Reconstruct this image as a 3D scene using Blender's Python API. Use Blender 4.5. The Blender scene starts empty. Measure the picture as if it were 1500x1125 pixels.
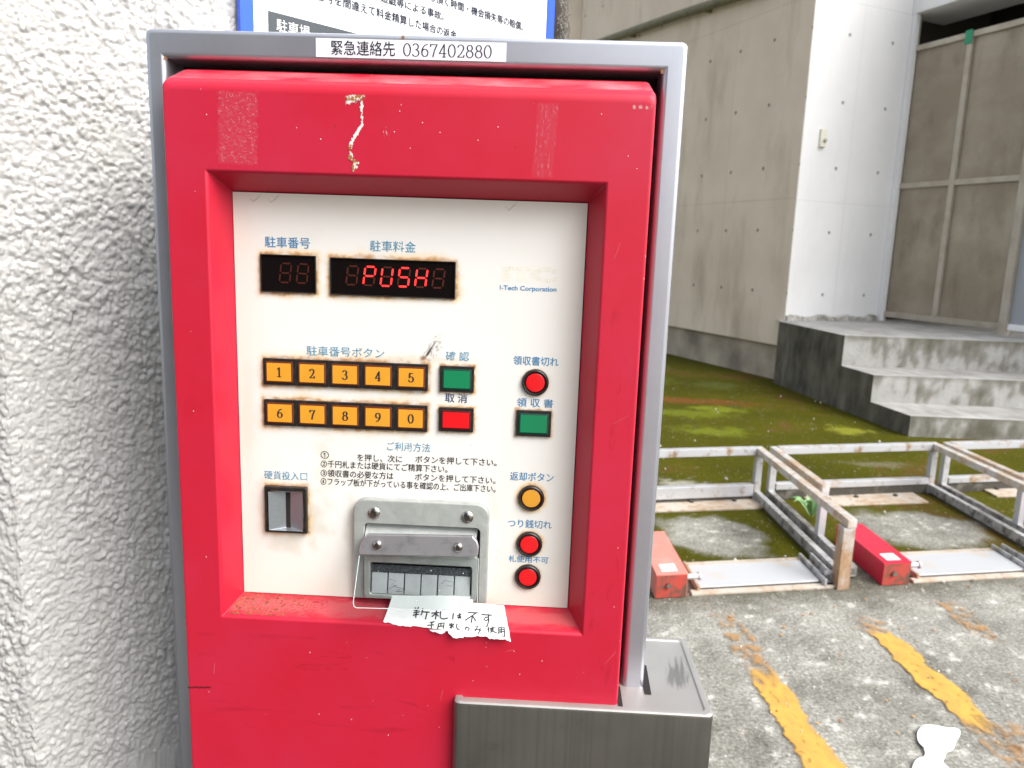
import bpy, bmesh, math, random
import numpy as np
from mathutils import Vector, Matrix
random.seed(7); RNG = np.random.RandomState(11)
S = bpy.context.scene; COL = S.collection

# ------------------------------------------------------------------ camera, sky, sun, exposure
def cam_axes(yaw, pitch, roll):
    cy, sy = math.cos(yaw), math.sin(yaw); cp, sp = math.cos(pitch), math.sin(pitch)
    f = Vector((sy*cp, cy*cp, -sp)); r = Vector((cy, -sy, 0)); u = r.cross(f)
    c, s = math.cos(roll), math.sin(roll)
    return c*r + s*u, -s*r + c*u, f
cd = bpy.data.cameras.new('camera'); cam = bpy.data.objects.new('camera', cd); COL.objects.link(cam)
r_, u_, f_ = cam_axes(-0.0343, 0.17606, 0.03491)
cam.matrix_world = Matrix(((r_.x, u_.x, -f_.x, 0.11608), (r_.y, u_.y, -f_.y, -0.67228), (r_.z, u_.z, -f_.z, 1.27556), (0, 0, 0, 1)))
cd.sensor_width = 36; cd.lens = 36*1110/1500; cd.clip_start = .01; cd.clip_end = 300
cd.dof.use_dof = True; cd.dof.focus_distance = .66; cd.dof.aperture_fstop = 13
S.camera = cam

SUN_EL, SUN_AZ = math.radians(47), math.radians(124)      # azimuth clockwise from +Y
W = bpy.data.worlds.new('World'); S.world = W; W.use_nodes = True
nt = W.node_tree; bg = nt.nodes['Background']
sky = nt.nodes.new('ShaderNodeTexSky'); sky.sky_type = 'NISHITA'; sky.sun_disc = False
sky.sun_elevation = SUN_EL; sky.sun_rotation = SUN_AZ; sky.dust_density = 4; sky.ozone_density = 1.0; sky.air_density = 1.0
hs = nt.nodes.new('ShaderNodeHueSaturation'); hs.inputs['Saturation'].default_value = .35
nt.links.new(sky.outputs[0], hs.inputs['Color']); nt.links.new(hs.outputs[0], bg.inputs['Color'])
bg.inputs['Strength'].default_value = .15
sl = bpy.data.lights.new('sun', 'SUN'); so = bpy.data.objects.new('sun', sl); COL.objects.link(so)
sl.energy = 1.5; sl.angle = math.radians(45); sl.color = (1, .97, .93)
d = Vector((math.sin(SUN_AZ)*math.cos(SUN_EL), math.cos(SUN_AZ)*math.cos(SUN_EL), math.sin(SUN_EL)))
so.rotation_euler = d.to_track_quat('Z', 'Y').to_euler(); so.location = (2, -4, 6)
S.view_settings.view_transform = 'Standard'; S.view_settings.look = 'None'
S.view_settings.exposure = 1.05; S.view_settings.gamma = 1

# ------------------------------------------------------------------ numpy noise
def pnoise(x, y, seed=0):
    rs = np.random.RandomState(seed); G = rs.rand(256, 256)*2*np.pi
    xi = np.floor(x).astype(int); yi = np.floor(y).astype(int); xf = x-xi; yf = y-yi
    def g(i, j, dx, dy):
        a = G[i % 256, j % 256]; return np.cos(a)*dx + np.sin(a)*dy
    u = xf*xf*xf*(xf*(xf*6-15)+10); v = yf*yf*yf*(yf*(yf*6-15)+10)
    a = g(xi, yi, xf, yf); b = g(xi+1, yi, xf-1, yf); c = g(xi, yi+1, xf, yf-1); e = g(xi+1, yi+1, xf-1, yf-1)
    return ((a*(1-u)+b*u)*(1-v) + (c*(1-u)+e*u)*v)*1.5
def fbm(x, y, seed=0, o=4):
    s = 0; a = 1; t = 0
    for k in range(o):
        s = s + a*pnoise(x*2**k, y*2**k, seed+k); t += a; a *= .5
    return s/t
def sstep(a, b, x):
    t = np.clip((x-a)/(b-a), 0, 1); return t*t*(3-2*t)

# ------------------------------------------------------------------ materials
class M:
    def __init__(s, name, color=(.5, .5, .5), rough=.5, metal=0., spec=.5, coat=0.):
        s.m = bpy.data.materials.new(name); s.m.use_nodes = True; s.nt = s.m.node_tree
        s.b = s.nt.nodes['Principled BSDF']; s.col = None
        s.b.inputs['Base Color'].default_value = (*color, 1); s.b.inputs['Roughness'].default_value = rough
        s.b.inputs['Metallic'].default_value = metal; s.b.inputs['Specular IOR Level'].default_value = spec
        s.b.inputs['Coat Weight'].default_value = coat
        s.color = color; s.nrm = None
    def n(s, t, **k):
        x = s.nt.nodes.new('ShaderNode'+t)
        for a, v in k.items(): setattr(x, a, v)
        return x
    def l(s, a, b): s.nt.links.new(a, b)
    def coord(s, scale=(1, 1, 1)):
        tc = s.n('TexCoord'); mp = s.n('Mapping'); mp.inputs['Scale'].default_value = scale
        s.l(tc.outputs['Object'], mp.inputs['Vector']); return mp.outputs[0]
    def noise(s, scale, detail=4, rough=.55, st=(1, 1, 1), dist=0.):
        x = s.n('TexNoise'); x.inputs['Scale'].default_value = scale; x.inputs['Detail'].default_value = detail
        x.inputs['Roughness'].default_value = rough; x.inputs['Distortion'].default_value = dist
        s.l(s.coord(st), x.inputs['Vector']); return x.outputs['Fac']
    def ramp(s, fac, stops):
        x = s.n('ValToRGB'); e = x.color_ramp.elements
        while len(e) < len(stops): e.new(.5)
        for el, (p, c) in zip(e, stops):
            el.position = p; el.color = (*c, 1) if len(c) == 3 else c
        s.l(fac, x.inputs[0]); return x.outputs[0]
    def g(s, fac, a, b):                                  # grey ramp
        return s.ramp(fac, [(a, (0, 0, 0)), (b, (1, 1, 1))])
    def base(s):
        if s.col is None:
            x = s.n('RGB'); x.outputs[0].default_value = (*s.color, 1); s.col = x.outputs[0]
        return s.col
    def setc(s, c):
        s.col = c; s.l(c, s.b.inputs['Base Color']); return s
    def mix(s, fac, c2, mode='MIX', amt=None):
        x = s.n('Mix', data_type='RGBA', blend_type=mode)
        if hasattr(fac, 'links') or not isinstance(fac, (int, float)): s.l(fac, x.inputs[0])
        else: x.inputs[0].default_value = fac
        s.l(s.base(), x.inputs[6])
        if isinstance(c2, tuple): x.inputs[7].default_value = (*c2, 1)
        else: s.l(c2, x.inputs[7])
        return s.setc(x.outputs[2])
    def bump(s, h, strength=.3, dist=.01):
        x = s.n('Bump'); x.inputs['Strength'].default_value = strength; x.inputs['Distance'].default_value = dist
        s.l(h, x.inputs['Height'])
        if s.nrm is not None: s.l(s.nrm, x.inputs['Normal'])
        s.nrm = x.outputs[0]; s.l(s.nrm, s.b.inputs['Normal']); return s
    def rough(s, fac, a, b):
        x = s.n('MapRange'); x.inputs['To Min'].default_value = a; x.inputs['To Max'].default_value = b
        s.l(fac, x.inputs[0]); s.l(x.outputs[0], s.b.inputs['Roughness']); return s
    def attr(s, name='col'):
        x = s.n('Attribute', attribute_name=name); return x
    def mul(s, a, b):
        x = s.n('Math', operation='MULTIPLY')
        for k, v in ((0, a), (1, b)):
            if isinstance(v, (int, float)): x.inputs[k].default_value = v
            else: s.l(v, x.inputs[k])
        return x.outputs[0]
    def speck(s, scale, r, color, amt=1., rnd=.35):        # sparse tiny dots
        v = s.n('TexVoronoi'); v.inputs['Scale'].default_value = scale; s.l(s.coord(), v.inputs['Vector'])
        d = s.n('Math', operation='LESS_THAN'); s.l(v.outputs['Distance'], d.inputs[0]); d.inputs[1].default_value = r
        sp = s.n('SeparateColor'); s.l(v.outputs['Color'], sp.inputs[0])
        k = s.n('Math', operation='LESS_THAN'); s.l(sp.outputs[0], k.inputs[0]); k.inputs[1].default_value = rnd
        return s.mix(s.mul(s.mul(d.outputs[0], k.outputs[0]), amt), color)
    def alpha(s, a): s.l(a, s.b.inputs['Alpha']); return s

def decal_mat(name, rough=.6):
    m = M(name, rough=rough); a = m.attr('col'); m.setc(a.outputs['Color']); m.alpha(a.outputs['Alpha']); return m.m

MAT = {}
# silver painted casing
m = M('silver_paint', (.46, .48, .53), .32, .78, .5)
m.mix(m.g(m.noise(9, 5), .35, .7), (.46, .48, .53)); m.mix(m.mul(m.noise(160, 3), .25), (.62, .64, .68)); m.speck(60, .06, (.85, .85, .85), .8, .12)
m.rough(m.noise(22, 5), .28, .44); m.bump(m.noise(300, 2), .05, .0005); MAT['silver'] = m.m
# red enamel
m = M('red_enamel', (.50, .0105, .032), .42, 0, .36, .05)
m.mix(m.g(m.noise(7, 5, .6), .42, .72), (.50, .016, .050)); m.mix(m.mul(m.g(m.noise(26, 6, .65), .55, .75), .4), (.44, .009, .024))
m.speck(55, .035, (.9, .72, .72), .8, .16); m.speck(34, .03, (.2, .02, .02), .7, .1)
m.rough(m.noise(14, 6), .38, .55); m.bump(m.noise(90, 3), .06, .0006); MAT['red'] = m.m
MAT['gap'] = M('dark_gap', (.012, .01, .01), .8).m
m = M('printed_panel', rough=.42); a = m.attr('col'); m.setc(a.outputs['Color']); m.speck(70, .04, (.25, .22, .18), .6, .05); m.bump(m.noise(60, 3), .03, .0005); MAT['panel'] = m.m
m = M('black_plastic', (.014, .013, .012), .38); m.mix(m.mul(m.g(m.noise(120, 4), .5, .75), .5), (.07, .05, .035)); MAT['black'] = m.m
MAT['black_gloss'] = M('display_window', (.006, .004, .004), .12, 0, .5).m
m = M('amber_cap', (.72, .33, .03), .3, 0, .5, .2); m.mix(m.mul(m.g(m.noise(45, 3), .4, .7), .35), (.66, .28, .02)); MAT['amber'] = m.m
MAT['amber_edge'] = M('amber_edge', (.11, .022, .006), .3, 0, .5).m
MAT['green'] = M('green_cap', (.008, .21, .085), .28, 0, .5, .2).m
MAT['green_edge'] = M('green_edge', (.004, .05, .03), .3).m
MAT['redcap'] = M('red_cap', (.75, .008, .012), .28, 0, .5, .2).m
MAT['redcap_edge'] = M('red_cap_edge', (.10, .003, .004), .3).m
def worn(name, c, lo, hi, amax=1., sc=230):
    m = M(name, c, .6); f = m.g(m.noise(sc, 4, .7), lo, hi); m.alpha(m.mul(f, amax)); return m.m
MAT['blue_ink'] = worn('blue_ink', (.05, .23, .44), .28, .46, 1.)
MAT['blue_ink_faded'] = worn('blue_ink_faded', (.09, .32, .49), .34, .58, .95)
MAT['navy_ink'] = worn('navy_ink', (.012, .035, .12), .25, .42, 1.)
MAT['grey_ink'] = worn('grey_ink', (.022, .02, .024), .18, .34, 1.)
MAT['ink'] = M('black_ink', (.012, .012, .02), .5).m
MAT['sign_ink'] = M('sign_ink', (.012, .017, .035), .6, 0, .2).m
MAT['logo'] = worn('faint_yellow_ink', (.86, .83, .58), .2, .6, .2)
MAT['white_ink'] = M('white_ink', (.85, .85, .85), .5).m
m = M('lit_segment', (.9, .03, .02), .4); m.b.inputs['Emission Color'].default_value = (1, .03, .035, 1); m.b.inputs['Emission Strength'].default_value = .75; MAT['seg_on'] = m.m
MAT['seg_off'] = M('unlit_segment', (.060, .011, .005), .35).m
MAT['seg_off2'] = M('unlit_segment_brown', (.070, .013, .006), .35).m
MAT['label_white'] = M('white_label', (.78, .80, .86), .35).m
# zinc die cast
m = M('zinc_plate', (.42, .44, .42), .42, .4); m.mix(m.g(m.noise(40, 6, .7, dist=1.), .42, .66), (.50, .53, .50)); m.mix(m.mul(m.g(m.noise(120, 4), .55, .75), .35), (.27, .28, .28)); m.rough(m.noise(60, 4), .32, .55); m.bump(m.noise(200, 3), .08, .0006); MAT['zinc'] = m.m
m = M('brushed_bracket', (.44, .43, .45), .38, .7); m.mix(m.g(m.noise(70, 6, .7), .5, .7), (.30, .29, .30)); m.bump(m.noise(90, 4, st=(1, 1, 14)), .08, .0004); m.rough(m.noise(50, 4), .28, .48); MAT['bracket'] = m.m
m = M('grey_rib', (.55, .57, .58), .45, .15); m.mix(m.mul(m.g(m.noise(80, 5), .45, .7), .5), (.42, .43, .44)); MAT['rib'] = m.m
m = M('dark_slot', (.035, .042, .05), .5); m.mix(m.mul(m.g(m.noise(500, 3), .45, .6), .6), (.16, .17, .18)); MAT['slot'] = m.m
MAT['screw'] = M('screw_steel', (.42, .40, .38), .25, 1.).m
MAT['screw_dark'] = M('screw_recess', (.03, .025, .02), .5).m
m = M('coin_metal', (.40, .43, .46), .35, .75); m.mix(m.mul(m.noise(300, 3), .5), (.24, .26, .28)); m.bump(m.noise(350, 3), .2, .0006); MAT['coin'] = m.m
# acrylic
m = M('clear_acrylic', (1, 1, 1), .05); nt = m.nt; tr = m.n('BsdfTransparent'); tr.inputs[0].default_value = (.93, .95, .95, 1); gl = m.n('BsdfGlossy'); gl.inputs['Roughness'].default_value = .06
mx = m.n('MixShader'); lw = m.n('Fresnel'); lw.inputs[0].default_value = 1.35; m.l(lw.outputs[0], mx.inputs[0]); m.l(tr.outputs[0], mx.inputs[1]); m.l(gl.outputs[0], mx.inputs[2])
m.l(mx.outputs[0], nt.nodes['Material Output'].inputs[0]); MAT['acrylic'] = m.m
m = M('acrylic_edge', (.75, .8, .8), .2); m.b.inputs['Alpha'].default_value = .6; MAT['acrylic_edge'] = m.m
m = M('note_paper', (.72, .75, .74), .7); m.mix(m.g(m.noise(30, 4), .4, .7), (.64, .67, .66)); MAT['paper'] = m.m
MAT['paper_torn'] = M('torn_paper', (.62, .58, .62), .8).m
# stainless jacket
m = M('brushed_stainless', (.44, .42, .385), .32, 1.); m.mix(m.g(m.noise(6, 5), .45, .7), (.30, .29, .265)); m.mix(m.mul(m.g(m.noise(60, 3, st=(1, 1, .03)), .5, .7), .5), (.42, .41, .39)); m.mix(m.mul(m.g(m.noise(190, 3, st=(1, 1, .012)), .45, .65), .45), (.30, .29, .27)); m.mix(m.mul(m.g(m.noise(24, 5, .65), .62, .75), .6), (.24, .23, .21))
m.bump(m.noise(260, 3, st=(1, 1, .02)), .06, .0004); m.rough(m.noise(9, 5), .30, .46); MAT['stainless'] = m.m
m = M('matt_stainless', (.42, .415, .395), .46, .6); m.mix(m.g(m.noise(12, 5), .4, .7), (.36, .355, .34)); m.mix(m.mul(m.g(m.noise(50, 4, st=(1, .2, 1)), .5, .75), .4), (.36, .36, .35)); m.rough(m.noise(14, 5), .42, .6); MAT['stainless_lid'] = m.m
# stucco
m = M('stucco_paint', (.50, .494, .483), .38); m.mix(m.g(m.noise(3, 4), .4, .7), (.455, .447, .43)); m.mix(m.mul(m.g(m.noise(50, 5, .65), .60, .75), .5), (.40, .37, .32)); m.mix(m.mul(m.g(m.noise(7, 5, .6, st=(1, 1, .18)), .52, .74), .45), (.36, .33, .28)); m.bump(m.noise(330, 4, .6), .35, .0016); MAT['stucco'] = m.m
# board-formed concrete with tie holes (object coordinates: X along the wall, Z up)
def concrete(name, c1, c2, c3, sx, ox, oz, jx, jz, stain=.35):
    m = M(name, c1, .75)
    m.mix(m.g(m.noise(1.3, 5, .6), .35, .68), c2); m.mix(m.mul(m.g(m.noise(2.2, 5, .62, st=(1, 1, .25)), .5, .72), stain*1.6), c3)
    m.mix(m.mul(m.g(m.noise(60, 5, .7), .5, .8), .35), c3)
    tc = m.n('TexCoord'); sep = m.n('SeparateXYZ'); m.l(tc.outputs['Object'], sep.inputs[0])
    def per(sock, off, p):
        a = m.n('Math', operation='SUBTRACT'); m.l(sock, a.inputs[0]); a.inputs[1].default_value = off
        b = m.n('Math', operation='DIVIDE'); m.l(a.outputs[0], b.inputs[0]); b.inputs[1].default_value = p
        c = m.n('Math', operation='FRACT'); m.l(b.outputs[0], c.inputs[0])
        e = m.n('Math', operation='SUBTRACT'); m.l(c.outputs[0], e.inputs[0]); e.inputs[1].default_value = .5
        f = m.n('Math', operation='ABSOLUTE'); m.l(e.outputs[0], f.inputs[0])
        h = m.n('Math', operation='MULTIPLY'); m.l(f.outputs[0], h.inputs[0]); h.inputs[1].default_value = p; return h.outputs[0]
    hx, hz = per(sep.outputs[0], ox-sx/2, sx), per(sep.outputs[2], oz-.644/2, .644)
    q = m.n('Math', operation='SQRT'); ad = m.n('Math', operation='ADD'); m.l(m.mul(hx, hx), ad.inputs[0]); m.l(m.mul(hz, hz), ad.inputs[1]); m.l(ad.outputs[0], q.inputs[0])
    hole = m.n('MapRange', interpolation_type='SMOOTHSTEP'); m.l(q.outputs[0], hole.inputs[0]); hole.inputs[1].default_value = .012; hole.inputs[2].default_value = .020
    hole.inputs[3].default_value = 0; hole.inputs[4].default_value = 1
    jw = .006
    def joint(sock, off, p):
        r = m.n('MapRange'); m.l(per(sock, off-p/2, p), r.inputs[0]); r.inputs[1].default_value = jw*.3; r.inputs[2].default_value = jw; return r.outputs[0]
    j = m.mul(joint(sep.outputs[0], *jx), joint(sep.outputs[2], *jz))
    inv = m.n('Math', operation='SUBTRACT'); inv.inputs[0].default_value = 1; m.l(hole.outputs[0], inv.inputs[1])
    m.mix(m.mul(inv.outputs[0], .75), (c3[0]*.3, c3[1]*.3, c3[2]*.3))
    inj = m.n('Math', operation='SUBTRACT'); inj.inputs[0].default_value = 1; m.l(j, inj.inputs[1]); m.mix(m.mul(inj.outputs[0], .45), c3)
    m.bump(hole.outputs[0], .9, .02); m.bump(j, .5, .004); m.bump(m.noise(25, 6), .12, .006)
    return m.m
MAT['conc_wall'] = concrete('fair_faced_concrete', (.63, .535, .42), (.72, .625, .50), (.43, .36, .27), .532, .53, 2.21, (1.13, 1.8), (1.88, 1.93), .55)
MAT['conc_col'] = concrete('pale_concrete', (.74, .74, .74), (.80, .80, .80), (.60, .60, .585), .588, .478, 2.2, (.65, 1.9), (1.86, 1.93), .2)
m = M('plinth_concrete', (.46, .40, .31), .85); m.mix(m.g(m.noise(2, 5), .4, .7), (.20, .17, .13)); m.bump(m.noise(40, 5), .3, .01); MAT['plinth'] = m.m
m = M('mossy_step_concrete', rough=.85); a = m.attr('col'); m.setc(a.outputs['Color'])
m.mix(m.mul(m.g(m.noise(30, 6, .7), .5, .8), .35), (.12, .115, .09)); m.bump(m.noise(35, 6), .3, .012); MAT['steps'] = m.m
m = M('rough_mortar', (.46, .45, .42), .9); m.mix(m.g(m.noise(12, 5, .7), .42, .62), (.16, .15, .12)); m.mix(m.mul(m.g(m.noise(50, 4), .55, .7), .7), (.62, .61, .58)); m.bump(m.noise(40, 5), .5, .01); MAT['steps_plain'] = m.m
# ground
m = M('ground_surface', rough=.85); a = m.attr('col'); m.setc(a.outputs['Color'])
m.mix(1., m.ramp(m.noise(95, 6, .75), [(.36, (.50, .50, .47)), (.5, (.88, .88, .86)), (.64, (1.5, 1.5, 1.45))]), 'MULTIPLY'); m.mix(m.mul(m.g(m.noise(42, 5, .7, dist=.6), .52, .75), .45), (.45, .44, .40), 'MULTIPLY'); m.speck(45, .16, (.55, .54, .50), .7, .10); m.speck(80, .2, (.62, .61, .57), .6, .08)
m.bump(m.noise(60, 6, .7), .5, .012); m.rough(a.outputs['Alpha'], .75, .9); m.b.inputs['Specular IOR Level'].default_value = .08; MAT['ground'] = m.m
# steel frames
m = M('galvanised_steel', (.52, .53, .55), .42, .55); m.mix(m.g(m.noise(8, 6, .72), .54, .66), (.42, .30, .19)); m.mix(m.mul(m.g(m.noise(16, 5, .7), .55, .7), .6), (.20, .12, .06)); m.rough(m.noise(9, 4), .35, .7); MAT['steel'] = m.m
m = M('rusted_steel', (.38, .25, .15), .6, .25); m.mix(m.g(m.noise(7, 5, .7, st=(1, 1, .5)), .46, .60), (.47, .45, .43)); m.mix(m.mul(m.g(m.noise(18, 5, .7), .5, .66), .7), (.30, .15, .07)); m.mix(m.mul(m.g(m.noise(30, 4), .5, .7), .6), (.28, .12, .045)); MAT['rusty'] = m.m
m = M('rust_streaked_steel', (.58, .57, .55), .5, .35); m.mix(m.g(m.noise(6, 6, .72), .47, .60), (.50, .40, .30)); m.mix(m.mul(m.g(m.noise(11, 5, .7), .54, .66), .7), (.42, .22, .11)); m.mix(m.mul(m.g(m.noise(40, 4), .55, .7), .5), (.25, .14, .07)); MAT['rust_streak'] = m.m
m = M('grimy_steel', (.05, .046, .036), .7, .1); m.mix(m.g(m.noise(12, 5, .7), .52, .66), (.14, .13, .11)); MAT['grimy'] = m.m
m = M('dirty_steel', (.46, .46, .46), .5, .4); m.mix(m.g(m.noise(7, 5, .7), .46, .62), (.20, .19, .165)); m.mix(m.mul(m.g(m.noise(26, 4), .5, .68), .8), (.06, .055, .045)); MAT['dirty'] = m.m
m = M('white_flap', (.50, .515, .53), .4, .2); m.mix(m.g(m.noise(4, 5), .54, .75), (.55, .43, .30)); MAT['flap'] = m.m
m = M('beige_plate', (.50, .45, .385), .65, .2); m.mix(m.g(m.noise(7, 5, .65), .45, .62), (.42, .31, .21)); m.mix(m.mul(m.g(m.noise(28, 5, .7), .54, .68), .6), (.24, .13, .07)); MAT['beige'] = m.m
m = M('red_box_paint', (.55, .014, .045), .4); m.mix(m.g(m.noise(11, 5), .55, .75), (.42, .03, .03)); MAT['boxred'] = m.m
m = M('faded_red_paint', (.64, .21, .17), .5); m.mix(m.g(m.noise(11, 5), .5, .75), (.66, .29, .24)); MAT['boxred2'] = m.m
m = M('grimy_red_paint', (.40, .05, .035), .6); m.mix(m.g(m.noise(14, 5, .7), .45, .62), (.10, .06, .04)); MAT['boxgrime'] = m.m
# screen
m = M('perforated_bronze', (.27, .225, .165), .5, .35); m.mix(m.g(m.noise(1.6, 5, .6), .4, .68), (.38, .335, .265)); m.mix(m.mul(m.g(m.noise(4, 5, .65, st=(1, 1, .4)), .52, .72), .6), (.15, .125, .085))
v = m.n('TexVoronoi'); v.inputs['Scale'].default_value = 90; v.inputs['Randomness'].default_value = 0; m.l(m.coord(), v.inputs['Vector']); m.mix(m.mul(m.ramp(v.outputs['Distance'], [(.25, (1, 1, 1)), (.33, (0, 0, 0))]), .35), (.05, .045, .035)); MAT['mesh'] = m.m
m = M('blue_grey_sheet', (.33, .35, .38), .5, .3); MAT['bluegrey'] = m.m
m = M('aged_aluminium', (.44, .40, .33), .5, .3); m.mix(m.g(m.noise(5, 5), .45, .7), (.34, .29, .22)); MAT['alu'] = m.m
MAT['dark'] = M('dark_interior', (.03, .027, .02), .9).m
MAT['greenplate'] = M('green_plate', (.01, .26, .13), .5).m
m = M('olive_pipe', (.15, .14, .07), .55); m.mix(m.g(m.noise(14, 5), .45, .7), (.075, .07, .035)); MAT['pipe'] = m.m
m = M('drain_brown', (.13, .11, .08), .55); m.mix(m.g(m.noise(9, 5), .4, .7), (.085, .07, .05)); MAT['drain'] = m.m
MAT['ivory'] = M('ivory_plastic', (.72, .70, .60), .4).m
MAT['lens'] = M('grey_button', (.35, .36, .30), .3).m
MAT['sign_white'] = M('sign_white', (.82, .83, .85), .35).m
MAT['sign_blue'] = M('sign_blue', (.012, .09, .82), .35).m
MAT['sign_dark'] = M('sign_dark', (.045, .055, .065), .4).m
MAT['leaf'] = M('weed_leaf', (.20, .36, .15), .5).m
m = M('litter', rough=.7); a = m.attr('col'); m.setc(a.outputs['Color']); MAT['litter'] = m.m
MAT['white_paint'] = M('white_road_paint', (.86, .86, .86), .55).m
m = M('yellow_road_paint', rough=.65); a = m.attr('col'); m.setc(a.outputs['Color']); m.mix(m.mul(m.g(m.noise(40, 5, .7), .48, .72), .5), (.36, .22, .09)); m.alpha(a.outputs['Alpha']); m.bump(m.noise(70, 4), .3, .004); MAT['yellow'] = m.m
MAT['decal'] = decal_mat('surface_wear')
m = M('pale_scratch', (.72, .30, .34), .6); m.b.inputs['Alpha'].default_value = .55; MAT['pale_scratch'] = m.m
MAT['chip'] = M('paint_chip', (.80, .66, .64), .6).m
m = M('reflection_block_dark', (.055, .05, .045), .8); m.mix(m.g(m.noise(2, 4), .4, .7), (.04, .037, .034)); MAT['dark_block'] = m.m  # for the unseen block added behind the viewer
m = M('cobweb_fibre', (.30, .28, .24), .8); MAT['web'] = m.m

# ------------------------------------------------------------------ object helpers
def empty(name, loc=(0, 0, 0), label=None, cat=None, group=None):
    o = bpy.data.objects.new(name, None); COL.objects.link(o); o.location = loc; o.empty_display_size = .05
    return tag(o, label, cat, group)
def tag(o, label=None, cat=None, group=None, kind=None):
    if label: o['label'] = label
    if cat: o['category'] = cat
    if group: o['group'] = group
    if kind: o['kind'] = kind
    return o
def wpos(o):
    p = Vector((0, 0, 0))
    while o is not None: p += o.location; o = o.parent
    return p
def obj(name, bm, mats, parent=None, origin=None, smooth=.6, label=None):
    """link a bmesh given in world coordinates as ONE mesh object (origin: the object's own origin)"""
    pw = wpos(parent) if parent else Vector((0, 0, 0))
    og = Vector(origin) if origin is not None else pw
    bmesh.ops.translate(bm, verts=bm.verts, vec=-og)
    bm.normal_update()
    if smooth:
        for f in bm.faces: f.smooth = True
        for e in bm.edges:
            if len(e.link_faces) == 2 and e.calc_face_angle(0) > smooth: e.smooth = False
    me = bpy.data.meshes.new(name); bm.to_mesh(me); bm.free()
    for x in (mats if isinstance(mats, list) else [mats]): me.materials.append(MAT[x] if isinstance(x, str) else x)
    o = bpy.data.objects.new(name, me); COL.objects.link(o); o.location = og - pw
    if parent: o.parent = parent
    if label: o['label'] = label
    if smooth:
        w = o.modifiers.new('weighted', 'WEIGHTED_NORMAL'); w.keep_sharp = True; w.weight = 90
    return o
def nb(): return bmesh.new()
def face(bm, vs, mi=0):
    try:
        f = bm.faces.new(vs); f.material_index = mi; return f
    except ValueError: return None
def quad(bm, pts, mi=0): return face(bm, [bm.verts.new(p) for p in pts], mi)
def box(bm, x0, x1, y0, y1, z0, z1, bev=0., seg=2, mi=0, T=None):
    r = bmesh.ops.create_cube(bm, size=1); vs = r['verts']
    for v in vs: v.co = Vector(((x0+x1)/2+v.co.x*(x1-x0), (y0+y1)/2+v.co.y*(y1-y0), (z0+z1)/2+v.co.z*(z1-z0)))
    fs = {f for v in vs for f in v.link_faces}
    for f in fs: f.material_index = mi
    if bev:
        es = list({e for v in vs for e in v.link_edges})
        rr = bmesh.ops.bevel(bm, geom=es, offset=bev, segments=seg, profile=.5, affect='EDGES')
        vs = list({v for f in rr['faces'] for v in f.verts} | {v for v in vs if v.is_valid})
        for f in rr['faces']: f.material_index = mi
    if T is not None:
        for v in vs: v.co = T(v.co)
    return vs
def rrect(x0, x1, z0, z1, r, n=4):
    """rounded rectangle, counter-clockwise seen from -Y, starting bottom left"""
    P = []
    for cx, cz, a0 in ((x1-r, z0+r, -90), (x1-r, z1-r, 0), (x0+r, z1-r, 90), (x0+r, z0+r, 180)):
        for k in range(n+1):
            a = math.radians(a0+90*k/n); P.append((cx+r*math.cos(a), cz+r*math.sin(a)))
    return P
def rings(bm, rs, closed=True, mi=None, cap=False):
    """rs: list of lists of 3-D points with equal counts; quads between consecutive rings"""
    V = [[bm.verts.new(p) for p in r] for r in rs]; n = len(V[0])
    for i in range(len(V)-1):
        for k in range(n if closed else n-1):
            q = (k+1) % n; face(bm, (V[i][k], V[i][q], V[i+1][q], V[i+1][k]), mi[i] if mi else 0)
    if cap: face(bm, V[-1], mi[-1] if mi else 0)
    return V
def rr3(x0, x1, z0, z1, r, y, n=4): return [(x, y, z) for x, z in rrect(x0, x1, z0, z1, r, n)]
def lathe(bm, prof, cx, cy, cz, n=32, mi=None):
    """profile (radius, y offset towards +Y) turned about the Y axis through (cx,cz)"""
    rs = [[(cx+r*math.cos(2*math.pi*k/n), cy+y, cz+r*math.sin(2*math.pi*k/n)) for k in range(n)] for r, y in prof]
    V = rings(bm, rs, True, mi); return V
def tube(bm, pts, r, n=10, mi=0):
    pts = [Vector(p) for p in pts]; prev = None; up = Vector((0, 0, 1))
    for i, p in enumerate(pts):
        t = (pts[min(i+1, len(pts)-1)]-pts[max(i-1, 0)]).normalized()
        a = t.cross(up if abs(t.z) < .9 else Vector((1, 0, 0))).normalized(); b = t.cross(a)
        rk = r[i] if isinstance(r, (list, tuple)) else r
        ring = [bm.verts.new(p+a*rk*math.cos(2*math.pi*k/n)+b*rk*math.sin(2*math.pi*k/n)) for k in range(n)]
        if prev:
            for k in range(n): face(bm, (prev[k], prev[(k+1) % n], ring[(k+1) % n], ring[k]), mi)
        else: face(bm, ring[::-1], mi)
        prev = ring
    face(bm, prev, mi)
def frame_T(o, ex, ey=None, ez=(0, 0, 1)):
    o = Vector(o); ex = Vector(ex); ez = Vector(ez); ey = Vector(ey) if ey else ez.cross(ex)
    return lambda c: o+ex*c[0]+ey*c[1]+ez*c[2]
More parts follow.
